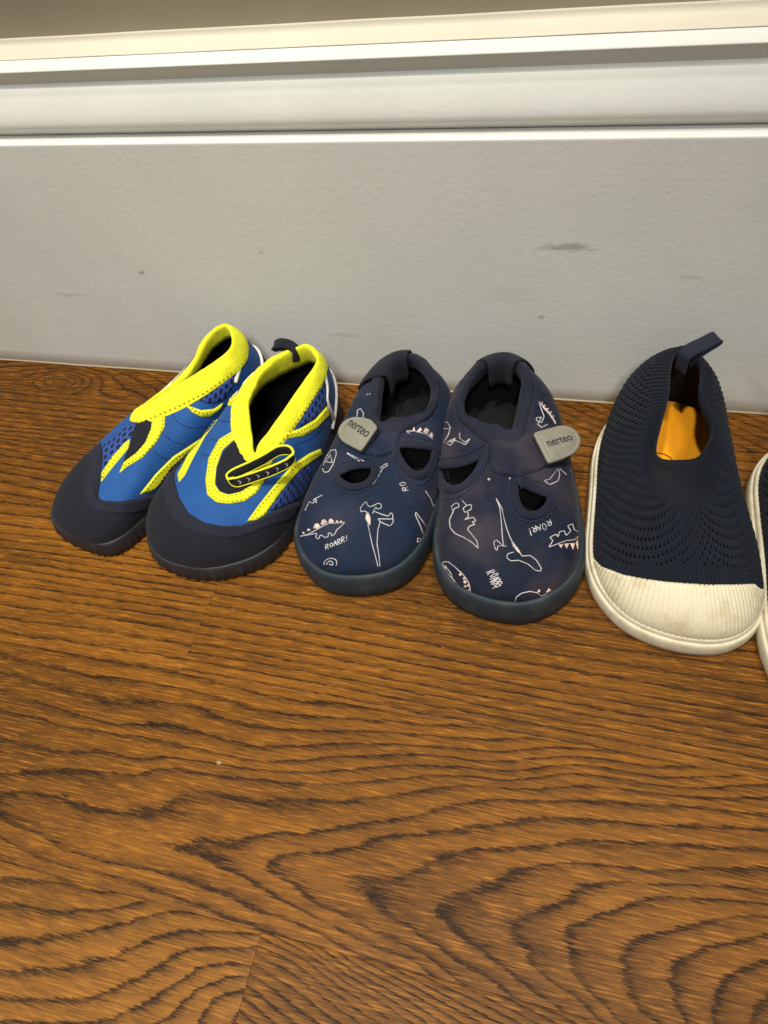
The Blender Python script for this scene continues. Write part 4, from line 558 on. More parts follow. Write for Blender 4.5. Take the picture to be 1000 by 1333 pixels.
# ---------------------------------------------------------------- the floor: oak boards with traced and plain grain
def wood(name, light, dark):
    k = N(name); v = k.coord(100)
    at = k.n('Attribute'); at.attribute_name = 'ring'; tn = k.n('Attribute'); tn.attribute_name = 'tone'
    j1 = k.noise(k.coord((55., 260., 100.)), 1, 3, .6); j2 = k.noise(k.coord((210., 1700., 100.)), 1, 3, .7)
    ring = k.math('ADD', at.outputs['Fac'], k.math('MULTIPLY', k.math('SUBTRACT', j1, .5), .55))
    ring = k.math('ADD', ring, k.math('MULTIPLY', k.math('SUBTRACT', j2, .5), .5))
    t = k.math('FRACT', ring)
    thick = k.ramp(t, [(0., 1.), (.08, .92), (.17, .50), (.40, .16), (.7, 0.), (.91, .04), (.97, .75), (1., 1.)]); thin = k.ramp(t, [(0., 1.), (.06, .9), (.13, .35), (.3, .1), (.6, 0.), (.93, .0), (.975, .7), (1., 1.)])
    band = k.mix(tn.outputs['Alpha'], thin, thick)
    vary = k.ramp(k.noise(k.coord((14., 60., 100.), loc=(5, 2, 0)), 1, 3), [(.3, .6), (.6, 1.)])
    band = k.math('MULTIPLY', band, vary)
    pore = k.ramp(k.noise(k.coord((110., 1900., 100.)), 1, 5, .75), [(.47, 0.), (.58, 1.)])
    pore2 = k.ramp(k.noise(k.coord((45., 700., 100.), loc=(9, 4, 0)), 1, 4, .65), [(.45, 0.), (.7, 1.)])
    clus = k.ramp(k.noise(k.coord((9., 150., 100.), loc=(1, 8, 0)), 1, 4, .6), [(.42, 0.), (.68, 1.)])
    f = k.math('ADD', k.math('MULTIPLY', band, k.math('ADD', .70, k.math('MULTIPLY', pore, .30))), k.math('ADD', k.math('MULTIPLY', pore, .30), k.math('MULTIPLY', pore2, .30)))
    f = k.math('ADD', f, k.math('MULTIPLY', clus, .22))
    f = k.math('MINIMUM', f, 1.0)
    big = k.noise(k.coord((6., 40., 100.)), 1, 3)
    base = k.mix(k.ramp(big, [(.3, 0.), (.7, 1.)]), light, tuple(c*.6 for c in light[:3])+(1,))
    stain = k.ramp(k.noise(k.coord((5., 9., 100.), loc=(4, 1, 0)), 1, 2), [(.32, .62), (.62, 1.08)]); base = k.mix(1.0, base, stain, 'MULTIPLY')
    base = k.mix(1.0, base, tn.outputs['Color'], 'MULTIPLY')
    glint = k.ramp(k.noise(k.coord((75., 1300., 100.), loc=(2, 6, 0)), 1, 3, .65), [(.50, 0.), (.66, .7)]); base = k.mix(glint, base, tuple(min(1, c*1.75) for c in light[:3])+(1,))  # painted sheen: bright golden flecks mixed into the base colour
    col = k.mix(f, base, dark)
    spots = k.n('TexVoronoi', voronoi_dimensions='2D'); k.l(k.coord((4.5, 6.5, 1.)), spots.inputs['Vector']); spots.inputs['Scale'].default_value = 1
    col = k.mix(k.ramp(spots.outputs['Distance'], [(.0025, .6), (.0045, 0.)]), col, lin(214, 190, 160))
    rough = k.math('ADD', .44, k.math('MULTIPLY', f, .12))
    b = k.bump(pore, .10, .0001); b = k.bump(band, .06, .0002, b); b = k.bump(k.noise(k.coord((30., 30., 30.)), 1, 2), .1, .004, b)
    return k.done(col, rough, b, Specular_IOR_Level=.13)
M['oak'] = wood('stained oak', lin(138, 88, 25), lin(36, 21, 8))
M['under'] = rubber('dark gap between boards', lin(40, 26, 16), .9)

def tps(ctrl, lam=.02, sx=.4):
    c = np.array(ctrl, float); X = np.c_[c[:, 0]*sx, c[:, 1]]; n = len(X)
    def K(A, B):
        d2 = ((A[:, None]-B[None])**2).sum(-1); return .5*d2*np.log(d2+1e-9)
    A = np.zeros((n+3, n+3)); A[:n, :n] = K(X, X)+np.eye(n)*lam; A[:n, n] = A[n, :n] = 1; A[:n, n+1:] = X; A[n+1:, :n] = X.T
    w = np.linalg.solve(A, np.r_[c[:, 2], 0, 0, 0])
    def f(x, y):
        Q = np.c_[np.ravel(x)*sx, np.ravel(y)]; out = np.empty(len(Q))
        for i in range(0, len(Q), 4000): out[i:i+4000] = K(Q[i:i+4000], X)@w[:n]+w[n]+Q[i:i+4000]@w[n+1:]
        return out.reshape(np.shape(x))
    return f
fC = tps(WOOD['C']); fD = tps(WOOD['D'], .05); fE = tps(WOOD['E'], .05)
def far(f, x0, x1, y0, y1):      # hold the traced field steady outside the traced patch
    def g(x, y): return f(np.clip(x, x0, x1), np.clip(y, y0, y1))+(x-np.clip(x, x0, x1))*.05
    return g
def plain(freq, slant, seed, amp):
    return lambda x, y: y*freq+x*slant+amp*wave(x*.09, y*.5, 0*x, 1.0, seed)+.35*wave(x*.3, y*1.6, 0*x, 1.0, seed+9)+.55*np.sin(y*.9+seed)
def knotted(x, y):
    d = np.hypot((x+33.5)*.55, (y-29.65)*1.3)
    return 3.4*np.sqrt(d*d+.02)*(.35+.65*np.exp(-(d/2.2)**2))+(y-29)*1.6*(1-np.exp(-(d/2.2)**2))+x*.16+.8*wave(x*.3, y, 0*x, 1.2, 4)
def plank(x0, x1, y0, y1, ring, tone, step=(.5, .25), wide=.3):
    xs = np.r_[x0, x0+.025, np.arange(x0+.3, x1-.3, step[0]), x1-.025, x1]; ys = np.r_[y0, y0+.025, np.arange(y0+.2, y1-.2, step[1]), y1-.025, y1]
    X, Y = np.meshgrid(xs, ys, indexing='ij'); Z = np.zeros_like(X)
    Z[0] = Z[-1] = -.004; Z[:, 0] = Z[:, -1] = -.004
    nx, ny = X.shape; V = np.stack([X, Y, Z], -1).reshape(-1, 3); F = []
    I = np.arange(nx*ny).reshape(nx, ny)
    F = np.stack([I[:-1, :-1], I[1:, :-1], I[1:, 1:], I[:-1, 1:]], -1).reshape(-1, 4).tolist()
    edge = list(I[:, 0])+list(I[-1, 1:])+list(I[::-1, -1][1:])+list(I[0, ::-1][1:-1])
    base = len(V); n = len(edge); V = np.vstack([V, V[edge], V[edge]-[0, 0, 1.2]])
    F += [(base+(i+1) % n, base+i, base+n+i, base+n+(i+1) % n) for i in range(n)]
    o = mesh('plank', V, F, M['oak'], floor)
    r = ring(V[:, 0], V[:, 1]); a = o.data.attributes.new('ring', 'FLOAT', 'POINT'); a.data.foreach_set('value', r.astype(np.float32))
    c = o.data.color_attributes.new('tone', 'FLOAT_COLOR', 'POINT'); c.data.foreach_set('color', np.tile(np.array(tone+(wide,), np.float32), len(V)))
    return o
floor = mesh('floor', [(-75, -22, -1.25), (48, -22, -1.25), (48, 34, -1.25), (-75, 34, -1.25), (-75, -22, -2.4), (48, -22, -2.4), (48, 34, -2.4), (-75, 34, -2.4)],
             [(0, 1, 2, 3), (7, 6, 5, 4), (0, 4, 5, 1), (1, 5, 6, 2), (2, 6, 7, 3), (3, 7, 4, 0)], M['under'], None, False); floor['kind'] = 'structure'
g = .006
plank(-75, 48, 28.5+g, 34, knotted, (.80, .74, .70))  # board tones: oak variation plus painted-in light, darker at wall and right, paler left
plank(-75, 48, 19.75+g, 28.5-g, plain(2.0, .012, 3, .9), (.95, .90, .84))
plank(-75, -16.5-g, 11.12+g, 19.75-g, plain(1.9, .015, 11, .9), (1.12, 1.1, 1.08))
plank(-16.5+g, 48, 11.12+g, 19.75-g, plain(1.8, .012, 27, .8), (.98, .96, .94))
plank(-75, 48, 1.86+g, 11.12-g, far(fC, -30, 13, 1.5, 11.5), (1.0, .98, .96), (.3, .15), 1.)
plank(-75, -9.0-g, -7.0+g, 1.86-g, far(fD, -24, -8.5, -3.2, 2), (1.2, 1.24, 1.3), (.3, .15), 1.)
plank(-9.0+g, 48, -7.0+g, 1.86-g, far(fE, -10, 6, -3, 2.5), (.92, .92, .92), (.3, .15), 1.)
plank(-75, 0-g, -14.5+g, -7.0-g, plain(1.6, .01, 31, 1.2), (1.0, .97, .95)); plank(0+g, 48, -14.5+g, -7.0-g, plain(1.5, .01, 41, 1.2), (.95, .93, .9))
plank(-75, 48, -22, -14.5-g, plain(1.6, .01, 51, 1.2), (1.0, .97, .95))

# ---------------------------------------------------------------- the skirting board and the wall above it
def paint(name, col, marks=()):
    k = N(name); v = k.coord(100)
    br = k.noise(k.coord((30., 90., 330.)), 1, 4, .6); sp = k.noise(v, 3.2, 4, .6); big = k.noise(v, .16, 3)
    c = k.mix(k.ramp(big, [(.3, 0.), (.7, 1.)]), col, tuple(x*.93 for x in col[:3])+(1,))
    gr = k.ramp(k.noise(k.coord((30., 60., 160.)), 1, 4, .65), [(.66, 0.), (.85, .14)]); c = k.mix(gr, c, tuple(x*.72 for x in col[:3])+(1,))
    geo = k.coord(100)
    for (x, y, z, rx, rz, amt) in marks:
        a = k.n('VectorMath', operation='SUBTRACT'); k.l(geo, a.inputs[0]); a.inputs[1].default_value = (x, y, z)
        b = k.n('VectorMath', operation='MULTIPLY'); k.l(a.outputs[0], b.inputs[0]); b.inputs[1].default_value = (1/rx, 0, 1/rz)
        l = k.n('VectorMath', operation='LENGTH'); k.l(b.outputs[0], l.inputs[0])
        q = k.math('ADD', l.outputs['Value'], k.math('MULTIPLY', k.math('SUBTRACT', k.noise(k.coord((150., 100., 500.)), 1, 3), .5), 1.6))
        c = k.mix(k.ramp(q, [(.3, amt*.6), (1.0, 0.)]), c, lin(104, 100, 92))
    nib = k.n('TexVoronoi'); k.l(k.coord((55., 55., 55.)), nib.inputs['Vector']); nb = k.ramp(nib.outputs['Distance'], [(.05, 1.), (.11, 0.)])
    b = k.bump(br, .07, .0005); b = k.bump(sp, .10, .0012, b); b = k.bump(nb, .25, .0006, b)
    return k.done(c, .55, b, Specular_IOR_Level=.3)
YW = 31.37
M['paint'] = paint('off-white gloss paint', lin(216, 217, 211), [(-.9, YW, 9.93, 1.5, .28, .75), (-24.8, YW, 7.67, .25, .2, .8), (-30.6, YW, 5.9, 1.4, .18, .35), (-1.93, YW, 5.8, .28, .2, .8), (-16.9, YW, 9.2, .2, .2, .35), (-3.6, YW, 7.2, 1.6, .7, .14), (-13.0, YW, 3.9, 1.3, .2, .3), (5, YW, 8.5, 1., .15, .25)])
M['cream_paint'] = paint('cream paint over caulk', lin(206, 200, 182))
M['caulk'] = paint('dirty caulk', lin(168, 150, 122))
M['wallpaint'] = paint('greyed wall paint', lin(190, 184, 166))
def run(name, prof, mat, parent, xs=(-75, 48), closed=True, nseg=60):
    X = np.linspace(xs[0], xs[1], nseg); n = len(prof); V = []
    for x in X: V += [(x, y, z) for y, z in prof]
    F = [(i*n+j, (i+1)*n+j, (i+1)*n+(j+1) % n, i*n+(j+1) % n) for i in range(nseg-1) for j in range(n if closed else n-1)]
    if closed: F += [tuple(range(n)), tuple(range((nseg-1)*n, nseg*n))[::-1]]
    o = mesh(name, V, [f[::-1] for f in F], mat, parent); return o
def arc(cx, cz, r, a0, a1, n, rz=None): return [(YW+cx+r*math.cos(math.radians(a0+(a1-a0)*i/n)), cz+(rz or r)*math.sin(math.radians(a0+(a1-a0)*i/n))) for i in range(n+1)]
bb = thing('baseboard', 'white painted baseboard with moulded cap behind the row of shoes', 'baseboard', (0, 0, 0))
o = run('board', [(YW+2.2, .05), (YW+.03, .05), (YW, .09)]+[(YW, z) for z in np.linspace(1, 14.9, 16)]+arc(.1, 14.97, .1, 180, 90, 5)+[(YW+2.2, 15.07)], M['paint'], bb)
cap = [(YW+2.2, 15.075), (YW+.98, 15.075), (YW+.95, 15.10), (YW+.52, 15.52), (YW+.45, 15.60), (YW+.42, 15.70), (YW+.43, 15.88), (YW+.49, 16.15), (YW+.58, 16.42), (YW+.69, 16.72), (YW+.81, 17.0), (YW+.93, 17.22), (YW+1.04, 17.36), (YW+1.10, 17.395)]
cap += [(YW+1.14, 17.40), (YW+1.13, 17.43), (YW+.75, 18.06), (YW+.73, 18.09), (YW+.735, 18.12), (YW+.77, 18.16), (YW+1.12, 18.47), (YW+1.17, 18.50), (YW+2.2, 18.52)]
run('cap_moulding', cap, M['paint'], bb, nseg=60)
k = run('ledge_caulk', [(YW+2.2, 18.50), (YW+1.13, 18.485), (YW+1.20, 18.53), (YW+1.5, 18.60), (YW+1.8, 18.67), (YW+1.98, 18.74), (YW+2.08, 18.84), (YW+2.125, 18.98), (YW+2.135, 19.08), (YW+2.2, 19.08)], M['cream_paint'], bb, nseg=160)
rng = np.random.RandomState(5); vv = np.array([v.co[:] for v in k.data.vertices])/CM
vv[:, 2] += .02*wave(vv[:, 0], vv[:, 1]*3, 0*vv[:, 0], .8, 2) ; k.data.vertices.foreach_set('co', (vv*CM).ravel())
w = run('wall', [(YW+2.14, -1), (YW+2.14, 120), (YW+6, 120), (YW+6, -1)], M['wallpaint'], None, nseg=2); w['kind'] = 'structure'
bead = run('caulk_bead', [(YW-.01, .0), (YW-.05, .015), (YW-.03, .06), (YW-.002, .11), (YW+.05, .1)], M['caulk'], bb, nseg=400)
vv = np.array([v.co[:] for v in bead.data.vertices])/CM
vv[:, 1] -= .04*wave(vv[:, 0], 0*vv[:, 0], 0*vv[:, 0], 1.3, 8)+.02; bead.data.vertices.foreach_set('co', (vv*CM).ravel())

# ---------------------------------------------------------------- shoe building blocks
def smoothpoly(p, closed, it=1):
    p = np.asarray(p, float)
    for _ in range(it):
        q = np.r_[p[-1:], p, p[:1]] if closed else np.r_[p[:1], p, p[-1:]]
        s = .25*q[:-2]+.5*q[1:-1]+.25*q[2:]
        if not closed: s[0] = p[0]; s[-1] = p[-1]
        p = s
    return p
def resample(P, step, closed=False):
    P = np.asarray(P, float)
    if closed: P = np.vstack([P, P[:1]])
    d = np.r_[0, np.cumsum(np.linalg.norm(np.diff(P, axis=0), axis=1))]; n = max(2, int(round(d[-1]/step))+1)
    t = np.linspace(0, d[-1], n)
    Q = np.stack([np.interp(t, d, P[:, i]) for i in range(P.shape[1])], 1)
    return Q[:-1] if closed else Q
def inside(poly, X, Y):
    poly = np.asarray(poly); r = np.zeros(np.shape(X), bool); n = len(poly)
    for i in range(n):
        x1, y1 = poly[i]; x2, y2 = poly[(i+1) % n]
        if y1 == y2: continue
        c = ((y1 > Y) != (y2 > Y)) & (X < (x2-x1)*(Y-y1)/(y2-y1)+x1); r ^= c
    return r
class Made:
    """one shoe: its empty, its surface, and the ways its pieces are laid on that surface"""
    def __init__(s, key, name, label, cat, group, seed, lump=.05):
        s.sh = SHOES[key]; x, y, d = s.sh.foot; s.root = thing(name, label, cat, (x, y), d, group); s.data = DATA.get(key, {}); s.seed = seed
        s.sh.lump = lambda P: lump*wave(P[..., 0], P[..., 1], P[..., 2], .9, seed)+lump*.45*wave(P[..., 0], P[..., 1], P[..., 2], 2.6, seed+3)
        e = 1e-3; a = np.linspace(0, 1, 60, endpoint=False)
    def metric(s, a, r):
        e = 1e-3; a = np.array([a]); r = np.array([min(max(r, .01), .99)])
        return (np.linalg.norm(s.sh.raw(a+e, r)-s.sh.raw(a-e, r))/(2*e), np.linalg.norm(s.sh.raw(a, r+e)-s.sh.raw(a, r-e))/(2*e))
    def put(s, name, P, F, mat, parent=None, smooth=True): return mesh(name, s.sh.local(P), F, mat, parent or s.root, smooth)
    def upper(s, mat, lining, na=300, nr=90, r0=0.0, holes=(), disp=None, thick=.2, name='upper', rtop=1.0, cut=None):
        A, R = np.meshgrid(np.linspace(-.5, .5, na, endpoint=False), np.linspace(r0, rtop, nr), indexing='ij')
        off = disp(A, R) if disp else 0.0
        P = s.sh.at(A, R, off); I = np.arange(na*nr).reshape(na, nr)
        J = np.roll(I, -1, 0); Q = np.stack([I[:, :-1], J[:, :-1], J[:, 1:], I[:, 1:]], -1).reshape(-1, 4)
        da = 1/na; dr = (rtop-r0)/(nr-1); ac = (A[:, :-1]+da/2).ravel(); rc = (R[:, :-1]+dr/2).ravel(); keep = np.ones(len(Q), bool)
        for h in holes: keep &= ~inside(h, ac, rc)
        if cut is not None: keep &= ~cut(ac, rc)
        o = s.put(name, P.reshape(-1, 3), Q[keep], [mat, lining])
        md = o.modifiers.new('thickness', 'SOLIDIFY'); md.thickness = thick*CM; md.offset = -1; md.material_offset = 1; md.use_rim = True
        return o
    def liner(s, mat, na=120, nr=40):
        A, R = np.meshgrid(np.linspace(-.5, .5, na, endpoint=False), np.linspace(.02, .9, nr), indexing='ij'); I = np.arange(na*nr).reshape(na, nr); J = np.roll(I, -1, 0)
        o = s.put('lining', s.sh.at(A, R, -.28).reshape(-1, 3), np.stack([I[:, :-1], J[:, :-1], J[:, 1:], I[:, 1:]], -1).reshape(-1, 4), mat)
        md = o.modifiers.new('thickness', 'SOLIDIFY'); md.thickness = .05*CM; md.offset = -1
    def patch(s, name, poly, mat, off=.07, step=.16, soft=.12, smooth_it=1, parent=None, uv=False, sink=.06):
        poly = np.asarray(poly, float); c = poly.mean(0); mu, mv = s.metric(*c); k = np.array([mu, mv])
        B = resample(smoothpoly(poly*k, True, smooth_it), step*.6, True); n = len(B)
        lo, hi = B.min(0), B.max(0); gx, gy = np.meshgrid(np.arange(lo[0], hi[0], step), np.arange(lo[1], hi[1], step*.87), indexing='ij')
        gx[:, ::2] += step/2; gi = np.c_[gx.ravel(), gy.ravel()]; gi = gi[inside(B, gi[:, 0], gi[:, 1])]
        if len(gi):
            d = np.min(np.linalg.norm(gi[:, None]-B[None], axis=-1), axis=1); gi = gi[d > step*.5]
        pts = [Vector(p) for p in np.vstack([B, gi])]
        vs, es, fs, ov, oe, of = delaunay_2d_cdt(pts, [(i, (i+1) % n) for i in range(n)], [], 1, 1e-6)
        U = np.array([tuple(v) for v in vs]); ar = U/k; ar[:, 1] = np.clip(ar[:, 1], 0, 1)
        d = np.min(np.linalg.norm(U[:, None]-B[None], axis=-1), axis=1); q = np.clip(d/soft, 0, 1); h = off*(.35+.65*np.sqrt(1-(1-q)**2))
        P = s.sh.at(ar[:, 0], ar[:, 1], h); F = [tuple(f) for f in fs]
        if not F: return None
        # which way round
        f0 = F[len(F)//2]; nn = np.cross(P[f0[1]]-P[f0[0]], P[f0[2]]-P[f0[0]])
        if nn@s.sh.normal(ar[f0[0]:f0[0]+1, 0], ar[f0[0]:f0[0]+1, 1])[0] < 0: F = [f[::-1] for f in F]
        cnt = {}
        for f in F:
            for i in range(3): cnt[(f[i], f[(i+1) % 3])] = 1
        edge = [e for e in cnt if (e[1], e[0]) not in cnt]; bv = sorted({i for e in edge for i in e}); ix = {v: len(P)+i for i, v in enumerate(bv)}
        P = np.vstack([P, s.sh.at(ar[bv, 0], ar[bv, 1], -sink)]); F += [(e[1], e[0], ix[e[0]], ix[e[1]]) for e in edge]
        o = s.put(name, P, F, mat, parent)
        if uv:
            L = o.data.uv_layers.new(name='cloth'); UU = np.vstack([U, U[bv]]); li = np.empty(len(o.data.loops), int); o.data.loops.foreach_get('vertex_index', li)
            L.data.foreach_set('uv', UU[li].astype(np.float32).ravel())
        return o
    def curve3(s, ar, off, step=.12, closed=False, it=1, post=0):
        ar = np.asarray(ar, float); c = ar.mean(0); k = np.array(s.metric(*c)); Q = smoothpoly(resample(smoothpoly(ar*k, closed, it), step, closed), closed, post)/k
        Q[:, 1] = np.clip(Q[:, 1], 0, 1); P = s.sh.at(Q[:, 0], Q[:, 1], off); return P, s.sh.normal(Q[:, 0], Q[:, 1]), Q
    def ribbons(s, name, lines, mat, width=.055, off=.03, step=.05, parent=None):
        V = []; F = []
        for l in lines:
            if len(l) < 2: continue
            P, n, _ = s.curve3(l, off, step, False, 0, 1)
            t = np.gradient(P, axis=0); t /= np.linalg.norm(t, axis=1, keepdims=True)+1e-9; b = np.cross(n, t)
            rng = np.random.RandomState(len(P)); w = width*(.85+.3*np.abs(wave(P[:, 0], P[:, 1], P[:, 2], 5, len(P))))[:, None]
            o = len(V); m = len(P)
            for i in range(m):
                V += [P[i]-b[i]*w[i]/2-n[i]*.03, P[i]-b[i]*w[i]*.4, P[i]+b[i]*w[i]*.4, P[i]+b[i]*w[i]/2-n[i]*.03]
            for i in range(m-1):
                for j in range(3): F.append((o+i*4+j+1, o+i*4+j, o+i*4+4+j, o+i*4+5+j))
        return s.put(name, np.array(V), F, mat, parent)
    def welt(s, name, ar, mat, width=.5, height=.14, closed=True, parent=None, seg=8, it=2, off=0.0):
        P, n, _ = s.curve3(ar, off, .12, closed, it); t = np.roll(P, -1, 0)-np.roll(P, 1, 0) if closed else np.gradient(P, axis=0)
        t /= np.linalg.norm(t, axis=1, keepdims=True)+1e-9; b = np.cross(n, t); m = len(P); V = []
        bun = (1+.28*wave(P[:, 0], P[:, 1], P[:, 2], 7, s.seed+5))[:, None] if closed else 1.0
        for j in range(seg):
            q = 2*math.pi*j/seg; V.append(P+b*(width/2*math.cos(q))+n*(height*math.sin(q))*bun)
        V = np.stack(V, 1).reshape(-1, 3); F = []
        for i in range(m if closed else m-1):
            for j in range(seg): F.append((i*seg+j, ((i+1) % m)*seg+j, ((i+1) % m)*seg+(j+1) % seg, i*seg+(j+1) % seg))
        if not closed: F += [tuple(range(seg)), tuple(range((m-1)*seg, m*seg))[::-1]]
        return s.put(name, V, [f[::-1] for f in F], mat, parent)
    def stitches(s, name, lines, mat, off=.06, length=.16, gap=.12, rad=.028, closed=False, zig=0.0, parent=None):
        V = []; F = []
        for l in lines:
            P, n, Q = s.curve3(l, off, .05, closed); d = np.r_[0, np.cumsum(np.linalg.norm(np.diff(P, axis=0), axis=1))]
            t = np.gradient(P, axis=0); t /= np.linalg.norm(t, axis=1, keepdims=True)+1e-9; b = np.cross(n, t); pos = .05; sg = 1
            at = lambda x, arr: np.array([np.interp(x, d, arr[:, i]) for i in range(3)])
            while pos+length < d[-1]:
                p, q = at(pos, P), at(pos+length, P); bb_ = at(pos, b); nn = at(pos, n)
                if zig: p = p+bb_*zig*sg; q = q-bb_*zig*sg; sg = -sg
                tt = (q-p)/(np.linalg.norm(q-p)+1e-9); b2 = np.cross(nn, tt); o = len(V)
                for (c, k) in ((p, .4), ((p+q)/2, 1.0), (q, .4)):
                    for j in range(5):
                        an = 2*math.pi*j/5; V.append(c+(b2*math.cos(an)+nn*math.sin(an))*rad*k)
                for r in range(2):
                    for j in range(5): F.append((o+r*5+j, o+r*5+5+j, o+r*5+5+(j+1) % 5, o+r*5+(j+1) % 5))
                F += [tuple(o+j for j in range(5)), tuple(o+10+j for j in range(5))[::-1]]
                pos += length+(0 if zig else gap)
        if not V: return None
        o = s.put(name, np.array(V), F, mat, parent); o['kind'] = 'stuff'; return o
    def sole(s, prof, mat, na=160, name='sole', inset=.3, disp=None):
        """prof: (outward offset, height as share of the sole edge's height, extra height)"""
        a = np.linspace(-.5, .5, na, endpoint=False); P0 = s.sh.raw(a, np.zeros(na)); t = np.roll(P0, -1, 0)-np.roll(P0, 1, 0)
        n = np.stack([t[:, 1], -t[:, 0], 0*t[:, 0]], 1); n /= np.linalg.norm(n, axis=1, keepdims=True); rings = []
        for off, share, extra in prof:
            Q = P0+n*off; Q[:, 2] = P0[:, 2]*share+extra
            rings.append(Q)
        V = np.stack(rings, 1)
        if disp is not None: V = disp(a, V, n)
        nr = V.shape[1]; I = np.arange(na*nr).reshape(na, nr); J = np.roll(I, -1, 0)
        F = np.stack([I[:, :-1], J[:, :-1], J[:, 1:], I[:, 1:]], -1).reshape(-1, 4).tolist()
        F += [tuple(I[::-1, 0]), tuple(I[:, -1])]
        return s.put(name, V.reshape(-1, 3), F, mat)
    def insole(s, mat, z, inset=.45, name='insole', na=80):
        a = np.linspace(-.5, .5, na, endpoint=False); P0 = s.sh.raw(a, np.zeros(na)); c = P0.mean(0); V = []; F = []
        t = np.roll(P0, -1, 0)-np.roll(P0, 1, 0); n = np.stack([t[:, 1], -t[:, 0], 0*t[:, 0]], 1); n /= np.linalg.norm(n, axis=1, keepdims=True)
        B = P0-n*inset
        for q in (1, .85, .6, .3, .08):
            R = c+(B-c)*q; R[:, 2] = z+.25*q**4+.04*wave(R[:, 0], R[:, 1], R[:, 2], 1.1, 5); V.append(R)
        V = np.stack(V, 1); nr = 5; I = np.arange(na*nr).reshape(na, nr); J = np.roll(I, -1, 0)
        F = np.stack([I[:, :-1], J[:, :-1], J[:, 1:], I[:, 1:]], -1).reshape(-1, 4).tolist()+[tuple(I[:, -1])]
        return s.put(name, V.reshape(-1, 3), F, mat)
    def collar(s, name, keys, mat, na=200, ribs=0):
        """a soft band: from the seam on the upper (r) over the rim and down inside; keys: a, r of seam, inward reach, lift, fat, drop inside"""
        a = np.linspace(-.5, .5, na, endpoint=False); kk = sorted(keys)
        v = pspline([(q[0]+.5) % 1 for q in sorted(kk, key=lambda q: (q[0]+.5) % 1)], [q[1:] for q in sorted(kk, key=lambda q: (q[0]+.5) % 1)], (a+.5) % 1)
        rb, d, up, fat, drop = v.T; rb = np.clip(rb, .3, .985); one = np.ones(na); rim = s.sh.at(a, one); n = s.sh.normal(a, .97*one)
        c = rim.mean(0); t = np.roll(rim, -1, 0)-np.roll(rim, 1, 0); inn = np.stack([-t[:, 1], t[:, 0], 0*t[:, 0]], 1); inn /= np.linalg.norm(inn, axis=1, keepdims=True)
        Z = np.array([0, 0, 1.]); rings = [s.sh.at(a, rb, -.04), s.sh.at(a, rb, .05), s.sh.at(a, rb+.012, .8*fat)]
        for q in (.3, .6, .9): rings.append(s.sh.at(a, rb+(1-rb)*q, fat*(1+.25*math.sin(q*3))))
        e = lambda x: x[:, None]
        top = rim+inn*e(d)+Z*e(up)
        rings += [rim+(top-rim)*.35+n*e(fat)*.9+Z*e(fat)*.3, rim+(top-rim)*.75+Z*e(fat)*1.0+n*e(fat)*.3, top+Z*e(fat)*.7, top+inn*e(fat)*.9, top+inn*e(fat)*.7-Z*e(drop)*.4, top+inn*e(fat)*.2-inn*e(d)*.3-Z*e(drop)]
        V = np.stack(rings, 1); ws = .085*wave(V[..., 0], V[..., 1], V[..., 2], 3.4, s.seed+1)+.045*wave(V[..., 0], V[..., 1], V[..., 2], 9, s.seed+2)
        if ribs: ws = .2*ws+.035*np.cos(2*math.pi*a*ribs)[:, None]
        V = V+n[:, None]*ws[..., None]; nr = V.shape[1]; I = np.arange(na*nr).reshape(na, nr); J = np.roll(I, -1, 0)
        F = np.stack([I[:, :-1], J[:, :-1], J[:, 1:], I[:, 1:]], -1).reshape(-1, 4)
        o = s.put(name, V.reshape(-1, 3), F, mat); o.modifiers.new('smooth', 'SUBSURF').render_levels = 1
        md = o.modifiers.new('thickness', 'SOLIDIFY'); md.thickness = .05*CM; md.offset = -1
        return o
def band3(name, L, wdir, width, thick, mat, parent, closed=False, it=2):
    """a webbing strap that follows local points L; wdir is the direction of its width (one vector, or one per point)"""
    L = np.asarray(L, float); wd = np.asarray(wdir, float); wd = np.tile(wd, (len(L), 1)) if wd.ndim == 1 else wd
    Q = resample(np.hstack([L, wd]), .1, closed); Q = smoothpoly(Q, closed, it); P = Q[:, :3]; w = Q[:, 3:]
    t = np.roll(P, -1, 0)-np.roll(P, 1, 0) if closed else np.gradient(P, axis=0); t /= np.linalg.norm(t, axis=1, keepdims=True)+1e-9
    w = w-(w*t).sum(1)[:, None]*t; w /= np.linalg.norm(w, axis=1, keepdims=True)+1e-9; n = np.cross(t, w); m = len(P); h = thick/2; k = width/2
    sec = [(-k, -h*.5), (-k, h*.5), (-k*.93, h), (0, h*1.0), (k*.93, h), (k, h*.5), (k, -h*.5), (k*.93, -h), (0, -h), (-k*.93, -h)]; g = len(sec)
    V = np.stack([P+w*x+n*y for x, y in sec], 1).reshape(-1, 3)
    F = [(i*g+j, ((i+1) % m)*g+j, ((i+1) % m)*g+(j+1) % g, i*g+(j+1) % g) for i in range(m if closed else m-1) for j in range(g)]
    if not closed: F += [tuple(range(g)), tuple(range((m-1)*g, m*g))[::-1]]
    return mesh(name, V, F, mat, parent), P, w, n

